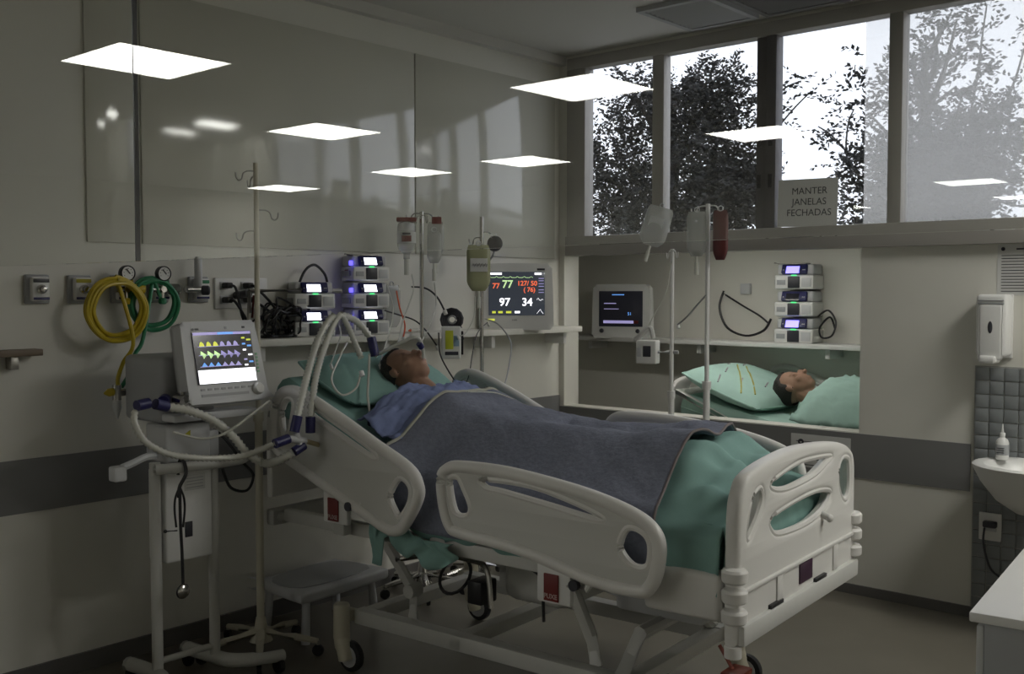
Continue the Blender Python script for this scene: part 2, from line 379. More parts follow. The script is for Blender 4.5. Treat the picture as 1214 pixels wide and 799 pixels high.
# ------------------------------------------------------------------ hospital bed  (local x across from the near side, y from foot to head)
BED_F, BED_R = (2.70, 1.515, 0.0), R(4.0)
def mt(a):                      # mattress top height along the bed, backrest raised
    if a < 1.2: return 0.83
    if a < 1.32:
        t = (a - 1.2) / 0.12; return 0.83 + 0.0267 * t * t
    return 0.8567 + (a - 1.32) * 0.445
def make_bed(name, label, loc, rz, near_rails=True):
    t = thing(name, label, 'hospital bed', loc, rz)
    # undercarriage
    for x in (0.17, 0.86):
        MB().box(x - .03, x + .03, 0.42, 1.72, 0.19, 0.25, 0.006).build('base_beam', M_paint, t)
    for y in (0.45, 1.18, 1.69):
        MB().box(0.14, 0.89, y - .03, y + .03, 0.195, 0.245, 0.005).build('cross_beam', M_paint, t)
    for x in (0.10, 0.93):
        for y in (0.40, 1.75):
            c = MB().cyl((x, y, 0.135), (x, y, 0.27), 0.034, n=16).lathe([(0.034, 0), (0.03, 0.008), (0.0, 0.01)], (x, y, 0.27), (0, 0, 1))
            c.tube(cat([(x, y, 0.14), (x - .005, y - .01, 0.115), (x - .012, y - .03, 0.075), (x - .012, y - .035, 0.055)], 4), [0.034] * 6 + [.03] * 6 + [0.026], 10)
            c.box(min(x, .17 if x < .5 else .86), max(x, .17 if x < .5 else .86), y - .025, y + .025, 0.20, 0.245, 0.004)
            h = c.build('castor', M_cream, t)
            MB().lathe([(0.012, -.016), (0.05, -.016), (0.062, -.012), (0.064, 0), (0.062, .012), (0.05, .016), (0.012, .016)], (x + .018, y - .035, 0.064), (1, 0, 0), 22).build('wheel', M_black, h)
            MB().lathe([(0.01, -.018), (0.044, -.018), (0.044, .018), (0.01, .018)], (x + .018, y - .035, 0.064), (1, 0, 0), 18).build('wheel_hub', M_lgrey, h)
    # lifting arms
    for x in (0.22, 0.81):
        MB().tube([(x, 1.465, 0.24), (x, 1.465, 0.355), (x, 1.64, 0.56)], 0.022, 8).cyl((x - .03, 1.465, .355), (x + .03, 1.465, .355), 0.028).build('lift_arm', M_paint, t)
        MB().tube([(x, 0.60, 0.24), (x, 0.62, 0.34), (x, 0.74, 0.58)], 0.024, 8).build('lift_arm', M_paint, t)
    MB().tube([(0.17, 0.47, 0.24), (0.30, 0.47, 0.36), (0.70, 0.47, 0.36), (0.86, 0.47, 0.24)], 0.026, 8).build('arch_brace', M_paint, t)
    MB().box(0.44, 0.52, 0.30, 0.66, 0.375, 0.50, 0.02).cyl((.48, .66, .43), (.48, 1.0, .50), .022).build('actuator', M_lgrey, t)
    MB().box(0.32, 0.70, 0.80, 1.10, 0.36, 0.565, 0.05, seg=3).build('motor_cover', M_bed2, t)
    MB().tube(cat([(0.12, 1.46, 0.50), (0.16, 1.30, 0.535), (0.20, 1.14, 0.53), (0.21, 1.08, 0.50), (0.21, 1.06, 0.36)], 5), 0.011, 8).build('chrome_bar', M_chrome, t)
    MB().tube([(.25 + .045 * math.cos(a * PI / 10), 1.27 + .07 * math.sin(a * PI / 10), .44 + .06 * math.cos(a * PI / 10)) for a in range(20)], 0.007, 6, closed=True).build('cable_loop', M_black, t)
    MB().box(0.20, 0.30, 1.10, 1.17, 0.36, 0.45, 0.008).build('control_box', M_black, t)
    MB().tube(cat([(.20, .98, .55), (.2, .86, .54), (.2, .82, .5), (.2, .81, .36)], 5), 0.006, 6).build('cable', M_black, t)
    MB().tube([(.06, .30, .10), (.06, .42, .13), (.06, .50, .13)], 0.012, 8).build('brake_lever', M_paint, t)
    MB().box(0.70, 0.82, 0.28, 0.36, 0.105, 0.13, 0.008).tube([(.76, .33, .12), (.78, .40, .2)], .008, 6).build('brake_pedal', mat('rust_red_pedal', (.22, .035, .012), .5), t)
    # deck
    MB().box(0.06, 0.97, 0.07, 1.28, 0.585, 0.635, 0.012).build('deck_frame', M_paint, t)
    for x in (0.03, 0.965):
        MB().box(x, x + .035, 0.05, 2.02, 0.59, 0.645, 0.008).build('side_member', M_bed2, t)
    MB().box(0.05, 0.98, 0.05, 1.27, 0.637, 0.66, 0.008).build('deck_panel', M_bed2, t)
    p = [(0.05 if i < 2 else 0.98, 0, 0) for i in range(4)]
    MB().grid([[(0.05, 1.29, 0.64), (0.98, 1.29, 0.64)], [(0.05, 2.14, 1.02), (0.98, 2.14, 1.02)], [(0.05, 2.13, 1.045), (0.98, 2.13, 1.045)], [(0.05, 1.28, 0.667), (0.98, 1.28, 0.667)], [(0.05, 1.29, 0.64), (0.98, 1.29, 0.64)]]).build('backrest_panel', M_bed2, t)
    MB().box(0.02, 0.10, -.0 + .035, 0.30, 0.55, 0.70, 0.02, seg=2).build('foot_corner_cover', M_bed, t)
    MB().box(0.93, 1.01, .035, 0.30, 0.55, 0.70, 0.02, seg=2).build('foot_corner_cover', M_bed, t)
    # head end
    MB().box(0.06, 0.97, 2.12, 2.17, 0.55, 0.62, 0.012).build('head_bumper', M_paint, t)
    for x in (.1, .93): MB().cyl((x, 2.13, .585), (x, 2.02, .60), .02).build('bumper_arm', M_paint, t)
    hb = [(0.10, 0.66), (0.10, 0.99), (0.14, 1.07), (0.25, 1.11), (0.515, 1.125), (0.78, 1.11), (0.89, 1.07), (0.93, 0.99), (0.93, 0.66)]
    hh = cat([(0.35, 1.00), (0.515, 1.02), (0.68, 1.00), (0.68, 1.06), (0.515, 1.08), (0.35, 1.06)], 5, True)
    plate('headboard', cat(hb, 5), [hh], 0.035, 0.012, M_bed, lambda u, v, d: V(u, 2.195 + d, v), t)
    # footboard
    fo = [(0.02, 0.49), (0.02, 0.70), (0.025, 0.88), (0.05, 0.955), (0.12, 1.005), (0.38, 1.035), (0.60, 1.032), (0.84, 1.01), (0.975, 0.975), (1.025, 0.92), (1.032, 0.80), (1.032, 0.65), (1.03, 0.505)]
    h1 = cat([(0.126, 0.925), (0.187, 0.945), (0.20, 0.89), (0.10, 0.80), (0.086, 0.84)], 5, True)
    h2 = cat([(0.27, 0.952), (0.47, 0.982), (0.65, 0.98), (0.79, 0.967), (0.74, 0.945), (0.62, 0.918), (0.40, 0.908), (0.28, 0.925)], 5, True)
    h3 = cat([(0.27, 0.838), (0.52, 0.862), (0.70, 0.860), (0.79, 0.838), (0.75, 0.795), (0.59, 0.765), (0.37, 0.768), (0.28, 0.79)], 5, True)
    h4 = cat([(0.865, 0.90), (0.90, 0.945), (0.965, 0.938), (0.985, 0.90), (0.985, 0.82), (0.95, 0.785), (0.905, 0.80), (0.87, 0.85)], 5, True)
    fb = plate('footboard', cat(fo, 5), [h1, h2, h3, h4], 0.05, 0.018, M_bed, lambda u, v, d: V(u, d, v), t)
    for k in (h1, h2, h3, h4):
        MB().tube([(p[0], -.012, p[1]) for p in k], 0.012, 8, closed=True).build('grip_rim', M_bed, fb)
    MB().box(0.05, 1.0, -.034, -.02, 0.645, 0.658, 0.004).build('seam_ridge', M_bed, fb)
    MB().box(0.03, 1.03, -.042, -.01, 0.49, 0.553, 0.008).build('bottom_rail', M_bed2, fb)
    for x in (0.30, 0.80): MB().box(x, x + .045, -.031, -.02, 0.553, 0.645, 0.004).build('rib', M_bed, fb)
    for x in (0.24, 0.62): MB().box(x, x + .10, -.036, -.02, 0.553, 0.566, 0.002).build('slot', M_black, fb)
    MB().box(0.49, 0.60, -.030, -.022, 0.575, 0.642, 0.002).build('plum_plate', mat('plum_plate', (0.05, 0.018, 0.045), 0.4), fb)
    MB().cyl((.70, -.02, .775), (.70, -.045, .765), .012).ell((.70, -.05, .763), (.018, .012, .014)).build('hook', M_bed, fb)
    for x in (0.022, 1.028):
        for z in (0.583, 0.645, 0.705):
            MB().lathe([(0.012, -.024), (0.032, -.022), (0.039, -.015), (0.040, .012), (0.034, .02), (0.012, .023)], (x, -.012, z), (0, 0, 1), 18).build('bumper_roller', M_bed, fb)
    MB().cyl((0.03, -.005, 0.49), (0.03, -.005, 0.455), 0.026).build('socket', M_bed, fb)
    # side rails
    def rail(kind, x, sgn):
        if kind == 'head':
            o = [(1.975, 1.10), (1.93, 1.155), (1.83, 1.158), (1.617, 1.077), (1.413, .985), (1.234, .905), (1.187, .846), (1.188, .79), (1.255, .685), (1.30, .655), (1.36, .662), (1.483, .71), (1.868, .86), (1.965, .905), (1.985, .96), (1.985, 1.03)]
            hs = [[(1.935, 1.06), (1.905, 1.115), (1.86, 1.105), (1.885, 1.0), (1.92, .96)], [(1.76, 1.098), (1.60, 1.035), (1.42, .955), (1.395, .925), (1.45, .935), (1.62, 1.005), (1.76, 1.065)], [(1.335, .795), (1.285, .865), (1.232, .84), (1.235, .78), (1.28, .722), (1.31, .74)]]
        else:
            o = [(1.088, .89), (1.06, .93), (.986, .945), (.782, .945), (.545, .92), (.388, .892), (.275, .858), (.216, .82), (.195, .77), (.203, .695), (.225, .64), (.27, .615), (.44, .622), (.594, .655), (.764, .683), (1.0, .70), (1.05, .72), (1.078, .79)]
            hs = [[(1.045, .88), (1.005, .90), (.975, .86), (.945, .80), (.965, .765), (1.02, .775)], [(.89, .905), (.69, .905), (.50, .868), (.40, .835), (.44, .825), (.60, .845), (.80, .868), (.88, .875)], [(.345, .75), (.318, .815), (.265, .812), (.235, .775), (.245, .705), (.30, .70)]]
        if sgn > 0 and kind == 'foot': o = [(a, z + .07) for a, z in o]; hs = [[(a, z + .07) for a, z in h] for h in hs]
        oc = cat(o, 5, True); hc = [cat(h, 5, True) for h in hs]
        q = plate('side_rail', oc, hc, 0.026, 0.01, M_bed2, lambda u, v, d: V(x + d, u, v), t)
        # thick rounded rim
        ins = [(p[0], p[1]) for p in cat([(a + (1.58 - a if kind == 'head' else .64 - a) * .022, z + ((.9 if kind == 'head' else .78 if sgn < 0 else .85) - z) * .05) for a, z in o], 5, True)]
        MB().tube([(x + sgn * .004, a, z) for a, z in ins], 0.023, 10, closed=True).build('rail_rim', M_bed, q)
        for h in hc: MB().tube([(x + sgn * .003, a, z) for a, z in h], 0.013, 8, closed=True).build('slot_rim', M_bed, q)
        # latch bracket with red tag
        a0, z0 = (1.63, .70) if kind == 'head' else (.60, .575)
        br = MB().box(x - .012, x + .012, a0 - .075, a0 + .06, z0 - .05, z0 + .10, 0.008).tube([(x, a0 - .06, z0 + .02), (x, a0 - .13, z0 + .02), (x, a0 - .15, z0 + .05)], .014, 8).build('latch_bracket', M_white, t)
        MB().box(min(x + sgn * .012, x + sgn * .018), max(x + sgn * .012, x + sgn * .018), a0 - .03, a0 + .028, z0 - .04, z0 + .05, 0.002).build('red_tag', M_red, br)
        rz = (PI / 2, 0, -PI / 2) if sgn < 0 else (PI / 2, 0, PI / 2)
        text('lettering', 'PUXE', 0.022, mat('tag_print', (.45, .35, .33), .7), br, (x + sgn * .0185, a0, z0 - .024), rz, bold=.0006)
        MB().cyl((x + sgn * .01, a0 - .095, z0 + .03), (x + sgn * .03, a0 - .095, z0 + .03), .018).build('latch_knob', M_dark, br)
        if kind == 'head':
            MB().box(x + .012 if sgn < 0 else x - .055, x + .055 if sgn < 0 else x - .012, a0 - .03, a0 + .03, .60, .72, .006).build('rail_arm', M_paint, t)
        else:
            MB().box(x + .012 if sgn < 0 else x - .055, x + .055 if sgn < 0 else x - .012, a0 - .03, a0 + .03, .56, .66, .006).build('rail_arm', M_paint, t)
    if near_rails:
        rail('head', -.04, -1); rail('foot', -.04, -1)
    rail('head', 1.07, 1); rail('foot', 1.07, 1)
    return t
make_bed('hospital_bed', 'white hospital bed with raised backrest holding the patient in the blue gown', BED_F, BED_R)

bedrot = Matrix.Rotation(BED_R, 4, 'Z'); BEDM = Matrix.Translation(BED_F) @ bedrot
def bedthing(name, label, cat_, group=None): return thing(name, label, cat_, BED_F, BED_R, group)
def nz(x, y, s=0):             # smooth cheap noise
    return (math.sin(x * 7.1 + s) * math.cos(y * 5.3 + 1.7 * s) + .5 * math.sin(x * 17.3 + y * 11.9 + s * 2.1) + .3 * math.sin(y * 29 - x * 23 + s)) / 1.8

# mattress
def mattress(name, label, loc, rz, m):
    t = thing(name, label, 'mattress', loc, rz)
    rows = []
    ys = [0.06 + i * (2.10 - 0.06) / 50 for i in range(51)]
    for y in ys:
        z1 = mt(y); z0 = max(0.662, z1 - .165); 
        e = min(1, (y - .06) / .03, (2.10 - y) / .03); e = max(0, e) ** .5; zz = z1 - .03 * (1 - e)
        rows.append([(0.075, y, z0 + .003), (0.065, y, (z0 + z1) / 2), (0.075, y, zz - .025), (0.10, y, zz), (.30, y, zz + .002), (.515, y, zz + .003), (.73, y, zz + .002), (0.93, y, zz), (0.955, y, zz - .025), (0.965, y, (z0 + z1) / 2), (0.955, y, z0 + .003), (.515, y, z0 + .003), (0.075, y, z0 + .003)])
    k = MB().grid(rows); n = len(rows[0])
    k.f.append(tuple(range(n - 2, -1, -1))); k.m.append(0); b = (len(rows) - 1) * n; k.f.append(tuple(b + i for i in range(n - 1))); k.m.append(0)
    k.build('cover', m, t)
    rows = [[(0.06, y, max(.662, mt(y) - .165) + .015 + d) for d in (0, .012)] for y in ys]
    MB().tube([(0.064, y, (max(.662, mt(y) - .165) + mt(y)) / 2) for y in ys], .004, 6).build('piping', m, t)
    return t
mattress('mattress', 'teal covered mattress bent up under the patient in the blue gown', BED_F, BED_R, M_teal)

# pillow
def pillow(name, label, cx, cy, cz, lx, ly, lz, tilt, m, loc, rz, pattern=None):
    t = thing(name, label, 'pillow', loc, rz); rt = Matrix.Rotation(tilt, 3, 'X'); rows = []
    n = 26
    def P(u, v, s):
        e = (max(0, 1 - abs(u) ** 2.6) * max(0, 1 - abs(v) ** 2.6)) ** .5
        sx = 1 - .06 * (1 - abs(v)) ** 0 * v * v; z = s * lz * (e * (1 + .10 * nz(u * 2, v * 2, 3)) + .02)
        return Vector((cx, cy, cz)) + rt @ Vector((u * lx * (1 - .07 * v * v), v * ly * (1 - .07 * u * u), z))
    k = MB()
    for s in (1, -1): k.grid([[P(-1 + 2 * i / n, -1 + 2 * j / n, s) for i in range(n + 1)] for j in range(n + 1)])
    k.build('cover', m, t)
    MB().tube([P(*uv, 0) for uv in [(-1 + 2 * i / 20, -1) for i in range(20)] + [(1, -1 + 2 * i / 20) for i in range(20)] + [(1 - 2 * i / 20, 1) for i in range(20)] + [(-1, 1 - 2 * i / 20) for i in range(20)]], .006, 6, closed=True).build('piping', m, t)
    if pattern:
        for (u0, v0, u1, v1) in pattern:
            MB().tube([P(u0 + (u1 - u0) * i / 6, v0 + (v1 - v0) * i / 6, 1) + rt @ V(0, 0, .001) for i in range(7)], .005, 5).build('printed_line', mat('print_yellow', (.45, .42, .10), .8) if u1 - u0 > .5 else M_grey, t)
    return t
pillow('pillow', 'teal pillow under the head of the patient in the blue gown', .52, 1.925, 1.165, .36, .20, .065, R(25), M_teal, BED_F, BED_R)

# ------------------------------------------------------------------ people
def person(name, label, prone_z, y_head, x_c, tilt, loc, rz, length=1.72, flat=False):
    """lying on the back: head towards +y; tilt(y) gives the surface height"""
    t = thing(name, label, 'person', loc, rz)
    k = MB(); sf = tilt
    def cap(p, q, r0, r1, n=12):
        p = Vector(p); q = Vector(q); k.cyl(p, q, r0, r1, n); k.ell(p, (r0,) * 3, n=n, k=8); k.ell(q, (r1,) * 3, n=n, k=8)
    hy = y_head
    cs, sn = (math.cos(R(24)), math.sin(R(24))) if not flat else (math.cos(R(12)), math.sin(R(12)))
    X_, H_, F_ = V(1, 0, 0), V(0, cs, sn), V(0, -sn, cs)          # right, crown, face directions
    hc = V(x_c, hy, sf(hy) + .145)
    def hp(x, h, f): return hc + X_ * x + H_ * h + F_ * f
    ax = (X_, H_, F_)
    k.ell(hp(0, .025, -.012), (.076, .092, .096), ax, 20, 14)           # cranium
    k.ell(hp(0, -.04, .025), (.062, .075, .070), ax, 18, 12)            # face
    k.ell(hp(0, -.095, .045), (.034, .026, .032), ax)                   # chin
    k.ell(hp(0, .02, .070), (.052, .016, .016), ax)                     # brow
    k.ell(hp(0, -.025, .098), (.013, .028, .016), ax); k.ell(hp(0, -.043, .108), (.018, .012, .014), ax)   # nose
    for s in (-1, 1):
        k.ell(hp(s * .032, -.004, .078), (.017, .011, .011), ax)        # closed lids
        k.ell(hp(s * .042, -.038, .062), (.022, .022, .020), ax)        # cheeks
        k.ell(hp(s * .078, -.005, -.005), (.010, .030, .018), ax)       # ears
    k.ell(hp(0, -.070, .083), (.026, .007, .010), ax); k.ell(hp(0, -.081, .080), (.022, .007, .010), ax)   # lips
    ny = hy - .20; neck = V(x_c, ny, sf(ny) + .095)
    cap(hp(0, -.06, -.02), neck, .055, .06)
    chest = V(x_c, hy - .40, sf(hy - .40) + .105); belly = V(x_c, hy - .60, sf(hy - .6) + .10); pel = V(x_c, hy - .80, sf(hy - .8) + .105)
    k.ell(chest, (.185, .19, .10)); k.ell(belly, (.175, .20, .10)); k.ell(pel, (.18, .15, .10)); k.ell((chest + neck) / 2, (.13, .12, .075))
    for s in (-1, 1):
        sh = V(x_c + s * .175, hy - .27, sf(hy - .27) + .085); el = V(x_c + s * .245, hy - .56, sf(hy - .56) + .06); wr = V(x_c + s * .215, hy - .82, sf(hy - .82) + .05)
        cap(chest + V(s * .08, .08, .0), sh, .07, .062); cap(sh, el, .052, .040); cap(el, wr, .040, .026)
        k.ell(wr + V(0, -.055, 0), (.038, .05, .016))
        for i, (dx, ln) in enumerate(((-.030, .06), (-.010, .072), (.010, .068), (.029, .052))):
            b0 = wr + V(s * dx, -.095, .002); b1 = b0 + V(0, -ln * .55, .004); b2 = b1 + V(0, -ln * .5, -.010); cap(b0, b1, .0095, .009, 8); cap(b1, b2, .009, .008, 8)
        th0 = wr + V(-s * .034, -.03, 0); th1 = th0 + V(-s * .024, -.03, .004); cap(th0, th1, .012, .010, 8); cap(th1, th1 + V(-s * .004, -.026, -.004), .010, .008, 8)
        hip = V(x_c + s * .09, hy - .86, sf(hy - .86) + .095); kn = V(x_c + s * .10, hy - 1.15, sf(hy - 1.15) + .085); an = V(x_c + s * .10, hy - 1.43, sf(hy - 1.43) + .045)
        cap(hip, kn, .085, .058); cap(kn, an, .058, .038); cap(an, an + V(s * .05, -.06, .085), .040, .026); cap(an, an + V(0, .02, -.01), .036, .034)
    me = bpy.data.meshes.new('body'); me.from_pydata(k.v, [], k.f); me.materials.append(M_skin)
    o = link('body', me, t); md = o.modifiers.new('union', 'REMESH'); md.mode = 'VOXEL'; md.voxel_size = .0062; md.use_smooth_shade = True
    sm = o.modifiers.new('smooth', 'SMOOTH'); sm.factor = .5; sm.iterations = 3
    # hair
    h = MB(); rows = []
    for i in range(15):
        ph = i / 14 * R(118); row = []
        for j in range(33):
            th = 2 * PI * j / 32
            d = V(math.sin(ph) * math.cos(th) * .086, math.cos(ph) * .104, math.sin(ph) * math.sin(th) * .106)
            if d.z > .035 and d.y < .055: d = d * .80                     # leave the face free
            d *= 1 + .025 * nz(th * 3, ph * 5, 2)
            row.append(hp(d.x, .022 + d.y, -.014 + d.z))
        rows.append(row)
    h.grid(rows).build('hair', M_hair, t, 80)
    return t, hp
p1, hp1 = person('person', 'patient in a blue gown lying on the raised bed under a slate blanket', 0, 1.77, .505, mt, BED_F, BED_R)

# draped cloth over the patient: height field in bed coordinates
def body_h(a):                  # height of the covered body above the mattress and half width of its plateau
    pts = [(.02, .0, .30), (.10, .05, .30), (.18, .13, .28), (.28, .205, .25), (.40, .20, .22), (.60, .175, .2), (.85, .175, .2), (1.05, .185, .22), (1.20, .200, .25), (1.35, .205, .26), (1.5, .175, .26), (1.62, .15, .25), (1.70, .085, .22)]
    for (a0, h0, w0), (a1, h1, w1) in zip(pts, pts[1:]):
        if a <= a1:
            t = max(0, (a - a0) / (a1 - a0)); t = t * t * (3 - 2 * t); return h0 + (h1 - h0) * t, w0 + (w1 - w0) * t
    return pts[-1][1:]
def top_z(a, b, off):
    h, w = body_h(a); d = abs(b - .505)
    s = 1 if d < w * .55 else max(0, 1 - ((d - w * .55) / (.46 - w * .55))) 
    s = s * s * (3 - 2 * s)
    bump = 0
    if a < .95:                 # two legs / feet under the cloth
        g = math.exp(-((b - .505) / .07) ** 2); bump = -.028 * g * (1 if a > .2 else a / .2)
    return mt(a) + off + h * s + bump
def foot_fold(a, b):
    return .020 * math.sin(b * 26 + 3 * math.sin(a * 9)) * math.exp(-((a - .13) / .10) ** 2) + .010 * math.sin(b * 47 + a * 30) * math.exp(-((a - .2) / .12) ** 2)
def drape(name, a0, a1, off, near_z, far_z, m, parent, na=90, s=0, wr=.006, xb=.055, slantf=None, hemwave=.012, thick=.006, name_fold=False):
    rows = []
    for i in range(na + 1):
        u = i / na; row = []
        bs = [xb + (0.975 - xb + .0) * j / 56 for j in range(57)]
        for side, zz in ((0, near_z), ):
            for q in range(9, 0, -1):
                f = q / 9; b = xb - .018 - .014 * f - .006 * math.sin(u * 40 + s) * f
                a = (slantf(b, a0, a1, u) if slantf else a0 + (a1 - a0) * u)
                z0 = top_z(a, xb, off) - .012; z1 = zz + (mt(a) - .83) * .8 + hemwave * nz(a * 2.2, 1, s)
                row.append((b + .004 * nz(a * 6, f * 3, s), a, z0 + (z1 - z0) * f))
        for b in bs:
            a = (slantf(b, a0, a1, u) if slantf else a0 + (a1 - a0) * u)
            e = min(1, (b - xb) / .03, (.975 - b) / .03); z = top_z(a, b, off) - .012 * (1 - max(0, e)) ** 2
            row.append((b, a, z + (foot_fold(a, b) if name_fold else 0) + wr * nz(a * 1.6, b * 2.2, s) + wr * .5 * nz(a * 5, b * 4, s + 4)))
        for q in range(1, 8):
            f = q / 7; a = (slantf(.98, a0, a1, u) if slantf else a0 + (a1 - a0) * u)
            row.append((.985 + .02 * f + .004 * nz(a * 6, f, s), a, top_z(a, .975, off) - .012 + (far_z - top_z(a, .975, off)) * f))
        rows.append(row)
    o = MB().grid(rows).build(name, m, parent, 180)
    md = o.modifiers.new('thickness', 'SOLIDIFY'); md.thickness = thick; md.offset = 1
    return o, rows
# teal sheet: over the feet and hanging along the near side
t = bedthing('bed_sheet', 'teal sheet draped over the feet and hanging below the side rails', 'sheet')
def slant_sheet(b, a0, a1, u): return a0 + (a1 - a0) * u
drape('cloth', .045, 1.36, .004, .64, .70, M_teal, t, 130, 2, .007, .062, hemwave=.022, thick=.003, name_fold=True)
rows = []
for i in range(40):
    b = .06 + .91 * i / 39
    rows.append([(b, .045 - .012 * math.sin(q / 8 * PI) - .004 * nz(b * 9, q, 5), mt(.05) + .004 - (.13 + .02 * nz(b * 6, 0, 1)) * q / 8) for q in range(9)])
o = MB().grid(rows).build('end_fold', M_teal, t, 180); o.modifiers.new('thickness', 'SOLIDIFY').thickness = .003
# loose teal cloth hanging between the rails
rows = []
for i in range(34):
    u = i / 33; a = 1.06 + .42 * u
    rows.append([(-.005 - .012 * math.sin(q * .6 + u * 9) - .008 * math.sin(u * 31), a + .02 * math.sin(q * .8 + u * 5), .645 + .13 * max(0, u - .4) - (.06 + .05 * abs(math.sin(u * 8)) + (.10 if u > .85 else 0)) * q / 8) for q in range(9)])
o = MB().grid(rows).build('hanging_fold', M_teal, t, 180); o.modifiers.new('thickness', 'SOLIDIFY').thickness = .003
# blue gown
gw = p1
def gown_rows():
    rows = []
    for i in range(46):
        u = i / 45; a = 1.30 + .355 * u; row = []
        for j in range(60):
            v = j / 59; b = .10 + .81 * v
            sl = .045 * math.exp(-((v - .5) / .22) ** 2) * max(0, u - .6) / .4     # neckline dips below the chin
            aa = a - sl
            z = top_z(aa, b, .012)
            fd = max(0.0, min(1.0, (aa - 1.40) / .05)); wrk = -.012 * (1 - fd) + fd * .008 * math.sin(aa * 38 + b * 22 + 2 * math.sin(b * 17)) + fd * .012 * nz(aa * 5 + b * 6, b * 5 - aa * 3, 1) + fd * .006 * nz(aa * 14, b * 13, 2)
            if v < .28: wrk += fd * .016 * math.sin(aa * 42 + b * 30) * (1 - v / .28) * .6 + fd * .02 * (1 - v / .28)
            row.append((b, aa, max(z + wrk, mt(aa) + .012)))
        rows.append(row)
    return rows
o = MB().grid(gown_rows()).build('gown', M_gown, p1, 180); md = o.modifiers.new('thickness', 'SOLIDIFY'); md.thickness = .005; md.offset = 1
# slate blanket, its foot edge slanting towards the near side
def slant(b, a0, a1, u):
    lo = .30 + .08 * (b - .5) + .02 * math.sin(b * 9); hi = 1.43 - .03 * math.cos((b - .5) * 5); return lo + (hi - lo) * u
t = bedthing('blanket', 'slate grey blanket spread over the legs and belly of the patient', 'blanket')
bo, brow = drape('cloth', .3, 1.42, .038, .66, .74, M_blanket, t, 110, 5, .007, .05, slant, .006, .007)
edge = [(p[0], p[1] + .004, p[2] + .008) for p in brow[-1][6:-6]]
MB().tube(edge, .008, 6).build('hem', mat('pale_hem', (.42, .42, .36), .9), t)
edge = [(p[0], p[1] - .002, p[2] + .006) for p in brow[0]]
MB().tube(edge, .005, 6).build('foot_hem', mat('brown_hem', (.20, .17, .17), .9), t)

# ------------------------------------------------------------------ head wall: gas outlets, regulators, hoses
def gas_outlet(x, label, strip, z=1.557):
    t = thing('gas_outlet', label, 'gas outlet', (x, YL, z))
    MB().box(-.047, .047, -.022, 0, -.057, .057, .006, seg=2).build('backplate', M_grey, t)
    MB().box(-.034, .036, -.05, -.022, -.045, .047, .008, seg=2).build('body', M_white, t)
    MB().box(-.03, .032, -.053, -.05, .026, .041, .001).build('label_strip', strip, t)
    MB().box(-.03, .032, -.053, -.05, -.041, -.031, .001).build('lower_strip', M_navy, t)
    MB().lathe([(.018, 0), (.018, .012), (.012, .014), (.012, .03), (.007, .032)], (0, -.05, 0), (0, -1, 0)).build('nozzle', M_chrome, t)
gas_outlet(1.82, 'grey wall gas outlet with black label strip, bare nozzle', M_dark)
gas_outlet(1.99, 'grey wall gas outlet with yellow label strip, bare nozzle', mat('yellow_label', (.40, .36, .03), .6))
gas_outlet(2.17, 'grey wall gas outlet holding the air gauge behind the yellow hose', M_yel)
gas_outlet(2.335, 'grey wall gas outlet holding the gauge above the green hose', M_grn)
gas_outlet(2.53, 'grey wall gas outlet with green label strip behind the flowmeter', M_grn)
def regulator(x, label, m, kn):
    t = thing('gas_regulator', label, 'regulator', (x, YL - .085, 1.557))
    MB().cyl((-.045, 0, 0), (.045, 0, 0), .014).cyl((0, .03, 0), (0, -.02, 0), .013).cyl((0, -.005, .03), (0, -.005, -.05), .010).build('valve_body', M_chrome, t)
    MB().lathe([(.013, 0), (.017, .006), (.017, .022), (.012, .026)], (0, -.005, -.036), (0, 0, -1), 8).build('hose_nut', m, t)
    MB().lathe([(.02, 0), (.024, .006), (.024, .04), (.018, .046)], (.035, 0, 0), (1, 0, 0), 12).build('knob', kn, t)
    g = MB().lathe([(.012, -.016), (.03, -.014), (.032, -.01), (.032, .012), (.028, .014), (.027, .008), (0.001, .008)], (0, -.012, .066), (0, -1, 0), 24).build('gauge', M_black, t)
    MB().lathe([(.027, 0), (.027, .002), (.001, .0021)], (0, -.021, .066), (0, -1, 0), 24).build('dial', M_white, g)
    MB().box(-.002, .002, -.026, -.024, .06, .086, 0, rot=Matrix.Rotation(R(-40), 3, 'Y')).build('needle', M_black, g)
    for i in range(7):
        a = R(-30 + 40 * i); MB().box(.019 * math.cos(a) - .0015, .019 * math.cos(a) + .0015, -.0245, -.0235, .066 + .019 * math.sin(a) - .0015, .066 + .019 * math.sin(a) + .0015).build('mark', M_black, g)
    return t
regulator(2.15, 'pressure gauge with yellow nut and black rim above the yellow hose', M_yel, M_yel)
regulator(2.312, 'pressure gauge with dark knob above the green hose coil', M_grn, mat('olive_knob', (.10, .11, .09), .5))
